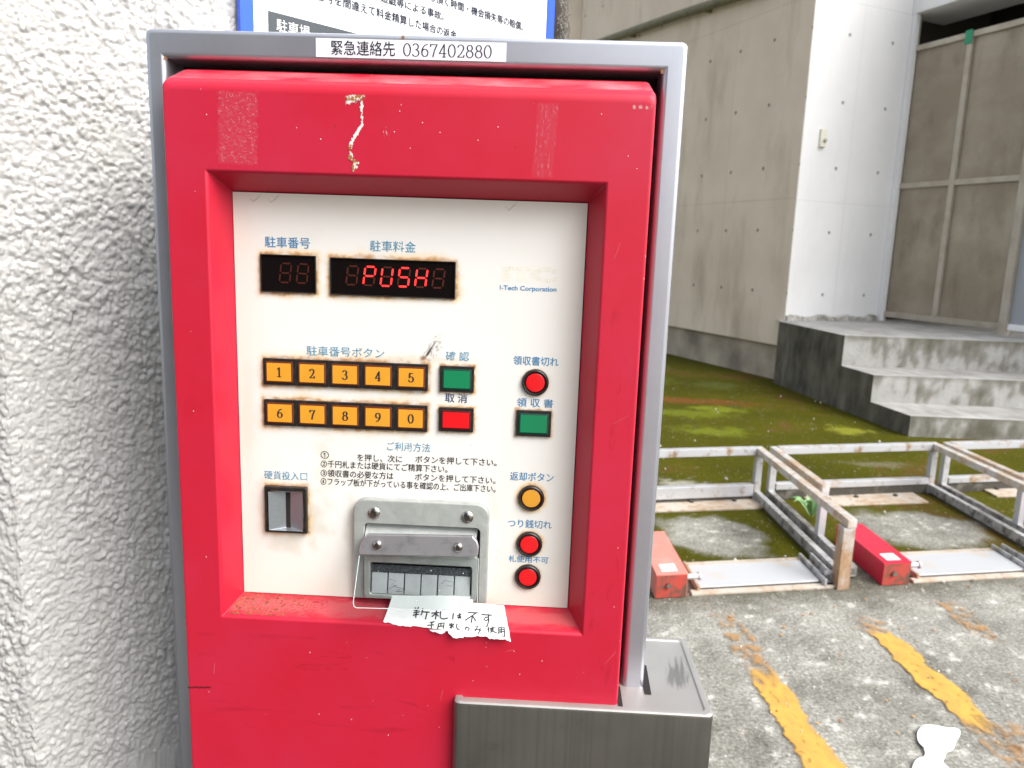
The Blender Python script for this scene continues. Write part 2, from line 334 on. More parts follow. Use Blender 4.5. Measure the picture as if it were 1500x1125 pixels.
def grid_mesh(name, P, C, mat, parent=None, origin=None, smooth=True, attr='col'):
    """P: (nj,ni,3) points, C: (nj,ni,4) colours"""
    nj, ni = P.shape[:2]; pw = wpos(parent) if parent else Vector((0, 0, 0)); og = np.array(origin if origin is not None else pw)
    idx = np.arange(nj*ni).reshape(nj, ni); q = np.stack([idx[:-1, :-1], idx[:-1, 1:], idx[1:, 1:], idx[1:, :-1]], -1).reshape(-1, 4)
    me = bpy.data.meshes.new(name); me.vertices.add(nj*ni); me.vertices.foreach_set('co', (P.reshape(-1, 3)-og).ravel().astype(np.float32))
    me.loops.add(q.size); me.loops.foreach_set('vertex_index', q.ravel().astype(np.int32))
    me.polygons.add(len(q)); me.polygons.foreach_set('loop_start', np.arange(0, q.size, 4, dtype=np.int32))
    me.polygons.foreach_set('use_smooth', np.full(len(q), smooth, dtype=bool)); me.update(calc_edges=True)
    if C is not None:
        a = me.color_attributes.new(attr, 'FLOAT_COLOR', 'POINT'); a.data.foreach_set('color', C.reshape(-1, 4).astype(np.float32).ravel())
    me.materials.append(MAT[mat]); o = bpy.data.objects.new(name, me); COL.objects.link(o)
    o.location = Vector(og)-pw
    if parent: o.parent = parent
    return o
def decal(name, p00, p10, p01, nx, ny, fn, parent=None, mat='decal', label=None):
    u, v = np.meshgrid(np.linspace(0, 1, nx), np.linspace(0, 1, ny)); p00, p10, p01 = map(np.array, (p00, p10, p01))
    P = p00+u[..., None]*(p10-p00)+v[..., None]*(p01-p00)
    o = grid_mesh(name, P, fn(u, v), mat, parent)
    if label: o['label'] = label
    return o
def rgba(shape, c, a):
    C = np.empty(shape+(4,)); C[..., :3] = c; C[..., 3] = a; return C

# ------------------------------------------------------------------ lettering
def text_bm(s, x0, x1, z0, h, T, off=0., bold=0.):
    """a line of type as one flat mesh: fitted from x0 to x1 (x1 None: natural width), body height h, base at z0; T maps (x, depth, z) to the world"""
    c = bpy.data.curves.new('type', 'FONT'); c.body = s; c.size = 1; c.offset = off; c.resolution_u = 3
    o = bpy.data.objects.new('type', c); COL.objects.link(o); bpy.context.view_layer.update()
    dg = bpy.context.evaluated_depsgraph_get(); me = bpy.data.meshes.new_from_object(o.evaluated_get(dg))
    bm = nb(); bm.from_mesh(me); bpy.data.objects.remove(o); bpy.data.curves.remove(c); bpy.data.meshes.remove(me)
    xs = [v.co.x for v in bm.verts]; ys = [v.co.y for v in bm.verts]; a, b = min(xs), max(xs); lo, hi = min(ys), max(ys)
    sx = (x1-x0)/(b-a) if x1 is not None else h/(hi-lo)
    sz = h/(hi-lo)
    for v in bm.verts: v.co = Vector((x0+(v.co.x-a)*sx, 0, z0+(v.co.y-lo)*sz))
    if bold:                                               # heavier weight: the outline set twice, a hair apart
        g0 = bm.verts[:]+bm.edges[:]+bm.faces[:]
        for q, (dx, dz) in enumerate(((bold, 0), (bold/2, bold*.6))):
            d_ = bmesh.ops.duplicate(bm, geom=g0)['geom']
            bmesh.ops.translate(bm, vec=(dx, -.00004*(q+1), dz), verts=[v for v in d_ if isinstance(v, bmesh.types.BMVert)])
    for v in bm.verts: v.co = T(v.co)
    return bm
def stroke(bm, pts, T, thin, thick=None, y=0.):
    """flat pen stroke; the width grows with how upright the stroke runs"""
    thick = thin if thick is None else thick
    P = [Vector((p[0], p[1])) for p in pts]
    L = []; R = []
    for i, p in enumerate(P):
        t = P[min(i+1, len(P)-1)]-P[max(i-1, 0)]
        if t.length < 1e-9: t = Vector((1, 0))
        t.normalize(); w = (thin+(thick-thin)*abs(t.y)**1.5)/2; nrm = Vector((-t.y, t.x))
        e = t*w*.6 if i == len(P)-1 else (-t*w*.6 if i == 0 else Vector((0, 0)))
        a, b = p+nrm*w+e, p-nrm*w+e
        L.append(bm.verts.new(T((a.x, y, a.y)))); R.append(bm.verts.new(T((b.x, y, b.y))))
    for i in range(len(P)-1): face(bm, (L[i], R[i], R[i+1], L[i+1]))
def arc(cx, cy, rx, ry, a0, a1, n=16):
    return [(cx+rx*math.cos(math.radians(a0+(a1-a0)*k/n)), cy+ry*math.sin(math.radians(a0+(a1-a0)*k/n))) for k in range(n+1)]
DIG = {'0': [arc(.28, .5, .25, .48, 0, 360, 24)], '1': [[(.30, .02), (.30, .98)], [(.30, .98), (.12, .83)], [(.10, .02), (.50, .02)]],
       '2': [arc(.27, .73, .22, .25, 165, -35)+[(.28, .28), (.05, .05)], [(.05, .04), (.50, .04)], [(.50, .04), (.53, .17)]],
       '3': [arc(.25, .75, .20, .23, 155, -90), arc(.25, .27, .25, .26, 90, -155)],
       '4': [[(.38, .01), (.38, .98)], [(.38, .98), (.02, .28)], [(.02, .28), (.55, .28)], [(.25, .01), (.5, .01)]],
       '5': [[(.12, .96), (.46, .96)], [(.12, .96), (.09, .50)], arc(.25, .31, .25, .29, 135, -155)],
       '6': [arc(.28, .30, .23, .28, 0, 360, 20), arc(.54, .36, .49, .60, 98, 180)],
       '7': [[(.03, .95), (.52, .95)], [(.03, .95), (.03, .80)], [(.52, .95), (.32, .5), (.22, .01)]],
       '8': [arc(.28, .75, .19, .22, 0, 360, 20), arc(.28, .27, .24, .26, 0, 360, 20)],
       '9': [arc(.28, .70, .23, .28, 0, 360, 20), arc(.02, .64, .49, .60, -82, 0)]}
def numerals(bm, s, x0, z0, h, pitch, T, thin, thick, wx=1.):
    for i, ch in enumerate(s):
        for k, st in enumerate(DIG[ch]):
            stroke(bm, [(x0+i*pitch+p[0]*h*wx, z0+p[1]*h) for p in st], T, thin, thick, -.00001*k)
SEG = {'a': ((.08, 1), (.52, 1)), 'b': ((.57, .95), (.57, .54)), 'c': ((.57, .46), (.57, .05)), 'd': ((.08, 0), (.52, 0)), 'e': ((.03, .46), (.03, .05)), 'f': ((.03, .95), (.03, .54)), 'g': ((.08, .5), (.52, .5))}
CH = {'8': 'abcdefg', 'P': 'abefg', 'U': 'bcdef', 'S': 'acdfg', 'H': 'bcefg', ' ': ''}
def seven(bm, segs, x0, z0, w, h, T, t, slant=.12):
    for s in segs:
        p, q = SEG[s]; f = lambda c: (x0+(c[0]+slant*c[1])*w, z0+c[1]*h)
        a, b = Vector(f(p)), Vector(f(q)); dv = (b-a).normalized(); nv = Vector((-dv.y, dv.x))*t/2; e = dv*t*.5
        pts = [a, a+e+nv, b-e+nv, b, b-e-nv, a+e-nv]; quad_ = [bm.verts.new(T((c.x, 0, c.y))) for c in pts]; face(bm, quad_)
FLAT = lambda y: (lambda c: Vector((c[0], y+c[1], c[2])))

# ------------------------------------------------------------------ ground
def axis(fine0, fine1, step, lo, hi):
    a = np.arange(fine0, fine1+1e-6, step); pre = np.geomspace(step*2, fine0-lo, 14); post = np.geomspace(step*2, hi-fine1, 14)
    return np.concatenate([fine0-pre[::-1], a, fine1+post])
gx = axis(.2, 4.2, .016, -40, 45); gy = axis(.9, 9.0, .018, -40, 60)
X, Y = np.meshgrid(gx, gy)
n1 = fbm(X*3, Y*3, 3, 5); n2 = fbm(X*9, Y*9, 21, 4); n3 = fbm(X*26, Y*26, 41, 3); n4 = fbm(X*1.1, Y*1.1, 61, 3)
t = .5+.5*np.clip(n1*1.4+n2*.8+n3*.9, -1, 1)
asph = np.array([.165, .160, .142])*(1-t[..., None])+np.array([.39, .385, .355])*t[..., None]
wt = sstep(.30, .62, n2*.7+n3*.9)[..., None]; asph = asph*(1-wt)+np.array([.60, .59, .56])*wt
dk = sstep(.3, .65, -n1*.9-n2*.5)[..., None]*.45; asph = asph*(1-dk)+np.array([.09, .085, .07])*dk
Yb = Y-.25*(X-1.4)                                       # along the bays
moss = sstep(2.28, 2.5, Yb+n2*.18)
def patch(cx, cy, rx, ry, k=.5, sd=0): return sstep(1.15, .75, np.sqrt(((X-cx)/rx)**2+((Y-cy)/ry)**2)+n1*k+n2*.35)
pg = np.clip(patch(.93, 2.70, .24, .26)+patch(2.02, 2.92, .33, .27)+patch(3.1, 3.2, .33, .27)+patch(1.6, 2.6, .1, .1)*.3, 0, 1)
mossA = moss*(1-pg*.92)*sstep(15, 12.5, Y+n1)*sstep(-7, -5, X)*sstep(11, 9.5, X)
tm = .5+.5*np.clip(n4*1.2+n1*.5+n3*.4, -1, 1)
mc = np.array([.044, .043, .001])*(1-tm[..., None])+np.array([.084, .083, .002])*tm[..., None]
br = sstep(.18, .5, n4+.5*n2)[..., None]*.7; mc = mc*(1-br)+np.array([.105, .060, .016])*br
for cx, cy, rx, ry, c, kk in ((1.35, 5.45, .34, .16, (.15, .18, .012), .8), (1.66, 5.70, .28, .12, (.19, .23, .018), .8), (1.2, 7.1, .3, .4, (.10, .13, .02), .8), (1.45, 4.85, .3, .16, (.17, .20, .016), .8), (2.50, 5.06, .16, .16, (.26, .27, .03), .9), (1.40, 6.0, .7, .16, (.20, .06, .02), .75), (1.9, 6.9, .25, .25, (.10, .12, .03), .7), (1.25, 8.0, .3, .35, (.15, .18, .06), .8), (1.0, 3.5, .18, .08, (.5, .48, .42), .9), (2.3, 4.1, .2, .07, (.22, .2, .15), .6)):
    w = (sstep(1.3, .3, np.hypot((X-cx)/rx, (Y-cy)/ry)+n1*.7+n2*.8+n3*.5)*kk*.8)[..., None]; mc = mc*(1-w)+np.array(c)*w
wet = sstep(.42, .6, n3*.8+n2*.6)[..., None]*.35; mc = mc*(1-wet)+np.array([.30, .29, .25])*wet
back = (sstep(.75, .1, Y)*sstep(-2.2, -1.5, Y))[..., None]; refl_dark = np.array([.045, .043, .038])  # unseen ground by the viewer painted dark, so the jacket front reflects dark
col = (asph*(1-back)+refl_dark*back)*(1-mossA[..., None])+mc*mossA[..., None]
edge = sstep(.22, 0, np.abs(Yb-2.24+n2*.12))[..., None]*.65; col = col*(1-edge)+np.array([.06, .055, .03])*edge
C = np.ones(X.shape+(4,)); C[..., :3] = col; C[..., 3] = 1-mossA*.8
Z = np.where(moss > .5, 0, 0)+n3*.002
g = grid_mesh('ground', np.stack([X, Y, Z], -1), C, 'ground'); tag(g, kind='structure')

def yellow(name, xc0, y0, xc1, y1, w, solid, seed):
    ny, nx = int((y1-y0)/.005), 34
    def fn(u, v):
        yy = y0+(y1-y0)*v; e = fbm(yy*9, u*1.5, seed, 3)*.35; uu = np.abs(u-.5+e*.55+fbm(yy*38, u*2, seed+21, 3)*.07)*2
        edge = sstep(.78, .60, uu); nn = fbm(u*4, yy*26, seed+5, 5)
        s = sstep(solid[0]-.05, solid[0]+.03, yy+fbm(u*3, yy*8, seed+9, 2)*.08)*sstep(solid[1]+.06, solid[1]-.03, yy+fbm(u*3, yy*8, seed+3, 2)*.12)
        faint = sstep(-.25, .40, nn)*.75*sstep(0, .12, v)*sstep(1, .85, v)
        a = edge*np.maximum(s*(1-.5*sstep(.25, .5, fbm(u*6, yy*30, seed+31, 4))), faint)
        k = (.5+.5*np.clip(fbm(u*3, yy*14, seed+7, 4)*1.6, -1, 1))[..., None]
        cc = np.array([.46, .25, .05])*(1-k)+np.array([.58, .35, .06])*k
        fa = (1-s)[..., None]; cc = cc*(1-fa)+np.array([.40, .22, .08])*fa
        return np.concatenate([cc, a[..., None]], -1)
    o = decal(name, (xc0-w/2, y0, .005), (xc0+w/2, y0, .005), (xc1-w/2, y1, .005), nx, ny, fn, None, 'yellow')
    tag(o, kind='structure')
yellow('painted_line', .900, .95, .815, 1.97, .135, (.9, 1.50), 5)
yellow('painted_line', 1.425, 1.02, 1.330, 2.0, .135, (1.33, 1.80), 55)
yellow('painted_line', 1.72, 1.80, 1.70, 2.12, .12, (2.5, 2.6), 95)
yellow('painted_line', 1.50, .85, 1.475, 1.36, .16, (.5, .6), 125)
bm = nb(); wp = [(1.2, 1.261), (1.227, 1.287), (1.25, 1.294), (1.271, 1.291), (1.293, 1.283), (1.317, 1.286), (1.323, 1.277), (1.321, 1.269), (1.306, 1.245), (1.284, 1.223), (1.268, 1.197), (1.248, 1.178), (1.231, 1.172), (1.218, 1.149), (1.203, 1.134), (1.205, 1.121), (1.21, 1.094), (1.192, 1.071), (1.095, 1.063), (1.105, 1.094), (1.129, 1.128), (1.149, 1.146), (1.168, 1.15), (1.184, 1.189), (1.179, 1.209), (1.184, 1.229)]
for _ in range(2):
    wp = [q for i in range(len(wp)) for q in ((wp[i][0]*.75+wp[(i+1) % len(wp)][0]*.25, wp[i][1]*.75+wp[(i+1) % len(wp)][1]*.25), (wp[i][0]*.25+wp[(i+1) % len(wp)][0]*.75, wp[i][1]*.25+wp[(i+1) % len(wp)][1]*.75))]
quad(bm, [(x, y, .008) for x, y in wp][::-1])
tag(obj('painted_mark', bm, 'white_paint', smooth=0), kind='structure')

# ------------------------------------------------------------------ concrete building
Cn = Vector((2.647, 7.295, .0)); AN = math.radians(25.2)
U = Vector((-math.sin(AN), math.cos(AN), 0)); V = Vector((math.cos(AN), math.sin(AN), 0)); Zv = Vector((0, 0, 1))
bld = empty('concrete_building', Cn, 'fair-faced concrete building with a brownish wall and a bright pale pier above the steps', 'building')
def lobj(name, fn, mats, parent, o, ex, ey, smooth=.6, rot=True, label=None):
    """mesh modelled in its own axes (object coordinates follow the wall)"""
    bm = nb(); fn(bm); me_o = obj(name, bm, mats, None, (0, 0, 0), smooth); pw = wpos(parent) if parent else Vector((0, 0, 0))
    me_o.location = Vector(o)-pw; me_o.rotation_euler = (0, 0, math.atan2(ex.y, ex.x))
    if parent: me_o.parent = parent
    if label: me_o['label'] = label
    return me_o
# wall: local x runs along U, local y = -V is outwards
wl = lobj('wall', lambda b: box(b, 0, 9, -.35, 0, .37, 6.2, .012, 2), 'conc_wall', bld, Cn, U, None)
lobj('plinth', lambda b: box(b, .05, 9, -.35, -.06, -.05, .37), 'plinth', bld, Cn, U, None)
# pier: local x along V, local y = U (inwards)
lobj('pier', lambda b: box(b, .003, 1.30, .0, .40, .60, 6.2, .012, 2), 'conc_col', bld, Cn-U*.004, V, None)
def skirt(b):
    V_ = []
    for k in range(41):
        x = .004+1.29*k/40; h_ = .70+.012*math.sin(k*.55)+random.uniform(-.004, .005); V_.append([(x, -.030-.006*math.sin(k*.8), .62), (x, -.022-.005*math.sin(k*.9), h_-.018), (x, .01, h_)])
    rings(b, V_, False)
lobj('mortar_skirt', skirt, 'steps_plain', bld, Cn-U*.004, V, None)
def lin(b):
    box(b, 1.30, 1.36, -.05, .3, .60, 3.80); box(b, 1.30, 1.9, -3.2, .3, 3.80, 4.6, .01)
lobj('lintel', lin, 'conc_col', bld, Cn, V, None)
lobj('wall', lambda b: box(b, 2.7, 3.3, -.0, .35, .6, 4.6, .012, 2), 'conc_wall', bld, Cn+V*1.343, -U, None)
lobj('lintel', lambda b: box(b, -.0, 3.3, -.05, .3, 4.602, 5.2, .01), 'conc_col', bld, Cn+V*1.343+U*.0, -U, None)
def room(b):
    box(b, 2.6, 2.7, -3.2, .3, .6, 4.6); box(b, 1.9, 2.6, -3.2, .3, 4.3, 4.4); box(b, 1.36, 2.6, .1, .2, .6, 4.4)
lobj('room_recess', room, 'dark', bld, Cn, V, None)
# intercom
ic = lobj('wall_bell', lambda b: box(b, .212, .288, -.03, 0, 2.395, 2.57, .008, 2), 'ivory', None, Cn-U*.004, V, None)
tag(ic, 'small ivory call button box fixed on the bright pale concrete pier', 'doorbell')
b = nb(); lathe(b, [(.02, 0), (.02, -.012), (.014, -.018), (.001, -.019)], 0, 0, 0, 16)
o = obj('button', b, 'lens', None, (0, 0, 0)); o.parent = ic; o.location = (.262, -.03, 2.46)
# pipe on the wall
b = nb(); tube(b, [Cn+U*s+V*(-.075)+Zv*z for s, z in ((7., 4.42), (3.77, 4.235), (2.22, 4.145), (1.196, 4.07), (.62, 4.03), (.5, 4.2), (.48, 5.5))], .052, 14)
for s, z in ((1.65, 4.10), (3.3, 4.205)):
    box(b, -.02, .02, -.075, .0, -.06, .06, 0, 2, 0, frame_T(Cn+U*s+Zv*z-V*0.0, U, V))
tag(obj('wall_pipe', b, 'pipe'), 'olive brown pipe sloping across the concrete wall behind the machine', 'pipe')
# perforated screen: local x along -U (towards the viewer), local y = V
D = Cn+V*1.343; nU = -U
scr = empty('metal_screen', (D.x, D.y, .64), 'tall brown perforated metal screen with pale bars beside the concrete pier', 'screen')
def sc(name, fn, mat, par=scr, label=None): return lobj(name, fn, mat, par, D, nU, None, label=label)
sc('mesh_panel', lambda b: box(b, .05, 1.36, .03, .045, .70, 3.44), 'mesh')
sc('top_bar', lambda b: box(b, .045, 1.9, .0, .03, 3.435, 3.49, .004), 'alu')
sc('middle_bar', lambda b: box(b, .045, 1.355, .002, .03, 2.05, 2.105, .004), 'alu')
sc('bottom_bar', lambda b: box(b, .045, 1.355, .002, .04, .685, .745, .004), 'alu')
sc('mullion', lambda b: box(b, .635, .69, -.004, .03, .746, 3.434, .004), 'alu')
sc('jamb', lambda b: box(b, -.01, .044, -.02, .05, .64, 3.80, .004), 'alu')
sc('jamb', lambda b: box(b, 1.356, 1.43, -.02, .05, .64, 3.434, .004), 'alu')
sp2 = empty('metal_screen', (D.x+nU.x*1.45, D.y+nU.y*1.45, .64), 'blue grey sheet metal screen at the right edge, cut off by the picture frame', 'screen')
lobj('mesh_panel', lambda b: box(b, 1.432, 2.7, .02, .035, .745, 3.43), 'bluegrey', sp2, D, nU, None)
lobj('bottom_bar', lambda b: box(b, 1.432, 2.7, .0, .03, .69, .745, .004), 'white_paint', sp2, D, nU, None)
gp = lobj('green_plate', lambda b: box(b, .610, .685, -.012, -.005, 3.375, 3.505, .003), 'greenplate', None, D, nU, None)
tag(gp, 'small green plate hung over the top bar of the brown screen', 'plate')
# steps
stp = None
def steps():
    A = Vector((2.899, 4.936, 0)); B = Vector((2.574, 7.142, 0)); d = (B-A)
    def lx(y): return A.x+d.x*(y-A.y)/d.y
    lv = [(4.95, .157), (5.47, .377), (5.955, .641)]; xr = 9.5
    R = []
    def surf(p0, p1, p2, kind, seed):
        p0, p1, p2 = map(np.array, (p0, p1, p2)); L1 = np.linalg.norm(p1-p0); L2 = np.linalg.norm(p2-p0); st = .02
        u, v = np.meshgrid(np.linspace(0, 1, max(2, int(L1/st))), np.linspace(0, 1, max(2, int(L2/st))))
        P = p0+u[..., None]*(p1-p0)+v[..., None]*(p2-p0); a, b = u*L1, v*L2
        n = .5+.5*np.clip(fbm(a*3, b*3, seed, 5)*1.5+fbm(a*13, b*5, seed+7, 4)*1.3, -1, 1)
        if kind == 'top': c = np.array([.22, .215, .20])*(1-n[..., None])+np.array([.40, .395, .38])*n[..., None]; e = np.clip(sstep(.1, 0, b)+.0, 0, 1)[..., None]*.25; c = c*(1-e)+np.array([.55, .545, .53])*e
        elif kind == 'riser':
            n = np.clip(n-(.22 if seed == 10 else 0), 0, 1)
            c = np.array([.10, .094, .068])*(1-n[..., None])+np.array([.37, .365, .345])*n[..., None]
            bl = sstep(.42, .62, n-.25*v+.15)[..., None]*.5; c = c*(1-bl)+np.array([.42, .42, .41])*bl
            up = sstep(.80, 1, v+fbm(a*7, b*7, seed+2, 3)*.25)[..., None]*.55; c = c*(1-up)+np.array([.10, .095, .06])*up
        else:
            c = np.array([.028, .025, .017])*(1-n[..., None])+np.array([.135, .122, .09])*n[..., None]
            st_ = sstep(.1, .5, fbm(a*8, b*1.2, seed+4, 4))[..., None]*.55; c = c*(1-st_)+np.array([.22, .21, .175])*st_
        R.append((P, c))
    for i, (y, z) in enumerate(lv):
        zb = lv[i-1][1] if i else -.02; yb = lv[i+1][0] if i < 2 else 11.5
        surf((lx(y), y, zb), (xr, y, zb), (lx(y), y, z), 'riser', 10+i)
        surf((lx(y), y, z), (xr, y, z), (lx(yb if i < 2 else 7.14), yb if i < 2 else 7.14, z), 'top', 20+i)
        if i == 2: surf((lx(7.14), 7.14, z), (xr, 7.14, z), (lx(7.14)+.3, 11.5, z), 'top', 33)
        surf((lx(yb if i < 2 else 7.20), yb if i < 2 else 7.20, -.02), (lx(y), y, -.02), (lx(yb if i < 2 else 7.20), yb if i < 2 else 7.20, z), 'side', 40+i)
    vs = []; cs = []; fs = []; n0 = 0
    for P, c in R:
        nj, ni = P.shape[:2]; idx = np.arange(nj*ni).reshape(nj, ni)+n0; n0 += nj*ni
        vs.append(P.reshape(-1, 3)); cs.append(np.concatenate([c.reshape(-1, 3), np.ones((nj*ni, 1))], 1)); fs.append(np.stack([idx[:-1, :-1], idx[:-1, 1:], idx[1:, 1:], idx[1:, :-1]], -1).reshape(-1, 4))
    me = bpy.data.meshes.new('concrete_steps'); me.from_pydata(np.concatenate(vs).tolist(), [], np.concatenate(fs).tolist())
    a = me.color_attributes.new('col', 'FLOAT_COLOR', 'POINT'); a.data.foreach_set('color', np.concatenate(cs).astype(np.float32).ravel())
    me.materials.append(MAT['steps']); o = bpy.data.objects.new('concrete_steps', me); COL.objects.link(o)
    tag(o, 'weathered grey concrete steps with black mould on the side, below the brown screen', 'steps')
steps()

# ------------------------------------------------------------------ stucco pillar behind the machine
TH = math.radians(43); Wd = Vector((math.sin(TH), math.cos(TH), 0)); Wn = Vector((math.cos(TH), -math.sin(TH), 0)); P0 = Vector((-.24, .265, 0))
def pillar():
    s0, s1, dp, r = -.272, .519, .55, .012
    st = .0015
    seq = []                                              # (point, normal, arc length)
    back = [(x, 0) for x in np.geomspace(.55, .06, 8)]
    ce = P0+Wd*s0; c1 = P0+Wd*s1
    L = 0
    Cn_ = (Wn-Wd).normalized(); Ct = (Wn+Wd).normalized()          # the corner is cut at 45 degrees
    for k in list(np.geomspace(.5, .02, 6)): seq.append((ce-Ct*.30-Wn*k, -Wd, -.3-k))
    for k in list(np.geomspace(.30, .16, 6))+list(np.arange(.15, .002, -st)): seq.append((ce-Ct*k, Cn_, -k))
    for t_ in (.25, .5, .75): seq.append((ce-Ct*.002*(1-t_)+Wd*.002*t_, (Cn_*(1-t_)+Wn*t_).normalized(), .002*t_))
    for s in np.concatenate([np.arange(s0+.003, .10, st), np.arange(.10, s1-r, .004)]): seq.append((P0+Wd*s, Wn, s-s0+.007))
    for a in np.linspace(0, 90, 7)[1:-1]:
        ar = math.radians(a); nn = (Wn*math.cos(ar)+Wd*math.sin(ar)); seq.append((c1-Wd*r-Wn*r+nn*r, nn, s1-s0+r*ar))
    for k in np.linspace(r, .6, 10): seq.append((c1-Wn*k, Wd, s1-s0+.02+k))
    zs = np.concatenate([np.linspace(0, .64, 60)[:-1], np.arange(.64, 1.68, .0015), np.linspace(1.685, 3.4, 90)])
    Pp = np.array([p[0] for p in seq]); Nn = np.array([p[1] for p in seq]); A = np.array([p[2] for p in seq])
    a, z = np.meshgrid(A, zs)
    wx = fbm(a*22, z*22, 301, 2)*.5; wz = fbm(a*22, z*22, 311, 2)*.5
    def cells(cs, sd, keep, sx=1.):
        rs = np.random.RandomState(sd); N = 512; ox, oz, hh, rr = rs.rand(N, N), rs.rand(N, N), rs.rand(N, N), rs.rand(N, N)
        x, y = (a+wx*.0022)/cs*sx, (z+wz*.0022+a*.12)/cs; i, j = np.floor(x).astype(int), np.floor(y).astype(int); out = np.zeros_like(a)
        for di in (-1, 0, 1):
            for dj in (-1, 0, 1):
                I, K = (i+di) % N, (j+dj) % N; dd = np.hypot(i+di+ox[I, K]-x, j+dj+oz[I, K]-y)
                rad = .42+.45*rr[I, K]; t_ = np.clip(1-(dd/rad)**2, 0, 1); out = np.maximum(out, np.where(hh[I, K] < keep, (.45+.55*hh[I, K]/keep)*np.sqrt(t_), 0))
        return out
    big = cells(.0120, 5, .34, 1.5); mid = cells(.0056, 6, .75, 1.5); sm = cells(.0034, 7, .9, 1.4); q3 = fbm(a*9, z*9, 25, 3); q4 = pnoise(a*260, z*240, 45); q5 = pnoise(a*120, z*100, 46)
    h = big*.0030*np.clip(.75+q3, .1, 1.3)+mid*.0027*np.clip(.9+q3*.8, .3, 1.3)+sm*.0012+q4*.0006+q5*.0008+q3*.0012
    P = np.zeros(a.shape+(3,)); P[..., :2] = Pp[None, :, :2]; P[..., 2] = z
    P += (h-.004)[..., None]*Nn[None, :, :]
    o = grid_mesh('stucco_pillar', P, None, 'stucco')
    tag(o, 'thick pillar in rough white sprayed stucco at the left edge behind the machine', 'pillar')
pillar()

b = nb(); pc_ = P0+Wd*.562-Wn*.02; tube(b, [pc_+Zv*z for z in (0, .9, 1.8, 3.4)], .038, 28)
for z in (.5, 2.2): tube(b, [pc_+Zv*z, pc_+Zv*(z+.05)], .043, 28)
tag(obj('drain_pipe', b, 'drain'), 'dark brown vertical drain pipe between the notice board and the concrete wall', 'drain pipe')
# notice board on the pillar
nbd = empty('notice_board', P0+Wd*.25+Wn*.004+Zv*1.35, 'white notice board with a bright blue border on the stucco above the machine', 'sign')
TS = lambda c: P0+Wd*c[0]+Wn*(.0105-c[1])+Zv*c[2]
bm = nb(); box(bm, .0, .4968, -.005, .0, 1.362, 2.05, 0, 2, 0, lambda c: TS((c[0], c[1]*-1, c[2]))); obj('board', bm, 'sign_white', nbd)
bm = nb()
for x0, x1, z0, z1 in ((-.0164, -.0002, 1.345, 2.067), (.497, .5128, 1.345, 2.067), (-.0002, .497, 1.345, 1.3618), (-.0002, .497, 2.0502, 2.067)):
    box(bm, x0, x1, -.006, .002, z0, z1, 0, 2, 0, lambda c: TS((c[0], -c[1], c[2])))
obj('border', bm, 'sign_blue', nbd)
bm = nb(); quad(bm, [TS((x, -.0004, z)) for x, z in ((.0187, 1.512), (.478, 1.512), (.478, 1.5430), (.0187, 1.5424))]); hd = obj('heading_bar', bm, 'sign_dark', nbd, smooth=0)
TS2 = lambda c: TS((c[0], -.0008+c[1], c[2]+.0022))
obj('heading_text', text_bm('駐車場', .0292, .0735, 1.520, .0140, TS2, 0), 'white_ink', hd, smooth=0)
for s, x0, x1, z, h in (('く、お待ち頂く時間・機会損失等の賠償。', .2085, .4445, 1.6075, .0120), ('での遊戯等による事故。', .1530, .2850, 1.5875, .0112), ('置番号を間違えて料金精算した場合の返金', .0705, .3095, 1.5672, .0118), ('害。', .3135, .3400, 1.6265, .0112)):
    obj('text_line', text_bm(s, x0, x1, z, h, TS2, 0, .00042), 'sign_ink', nbd, smooth=0)
# frayed cobweb beside the board
bm = nb()
for k in range(26):
    s = .525+random.random()*.022; z = 1.60+random.random()*.05; pts = []
    for j in range(6):
        pts.append(P0+Wd*(s+random.uniform(-.006, .006))+Wn*(.008+random.random()*.012)+Zv*(z+j*.009*random.uniform(.5, 1.1)*(1 if k % 3 else -.6)))
    tube(bm, pts, .00045, 4)
tag(obj('cobweb', bm, 'web'), 'small tuft of dusty cobweb fibres hanging beside the blue board edge', 'cobweb')

# ------------------------------------------------------------------ payment machine
mc_ = empty('payment_machine', (0, .12, 0), 'red parking payment machine with a white panel in a silver casing', 'payment machine')
def uring(a, y, b=None, top=None, r=.006, n=6):
    """open U outline of the casing at inset a (x) seen from the front"""
    x0, x1, zt = -.23+(a if b is None else b[0]), .23-(a if b is None else b[1]), 1.45-(a if b is None else b[2])
    rr = max(r-(a if b is None else .02), .0008); P = [(x0, y, .0), (x0, y, .7)]
    for cx, a0 in ((x0+rr, 180), (x1-rr, 90)):
        for k in range(n+1):
            an = math.radians(a0-90*k/n); P.append((cx+rr*math.cos(an), y, zt-rr+rr*math.sin(an)))
    return P+[(x1, y, .7), (x1, y, 0)]
bm = nb(); BI = (.0176, .0203, .024); sh = lambda d: tuple(v-d for v in BI)
rings(bm, [uring(0, .25), uring(0, .006), uring(.0003, .003), uring(.0012, .0011), uring(.003, .0002), uring(.0045, 0), uring(0, 0, sh(.0046)), uring(0, .0003, sh(.0030)), uring(0, .0014, sh(.0012)), uring(0, .0036, sh(.0002)), uring(0, .0055, BI), uring(0, .034, BI)], False)
box(bm, -.229, .229, .236, .2495, 0, 1.449)
cas = obj('casing', bm, 'silver', mc_)
bm = nb(); quad(bm, [(-.214, .033, 0), (.212, .033, 0), (.212, .033, 1.428), (-.214, .033, 1.428)]); obj('inner_cavity', bm, 'gap', mc_, smooth=0)
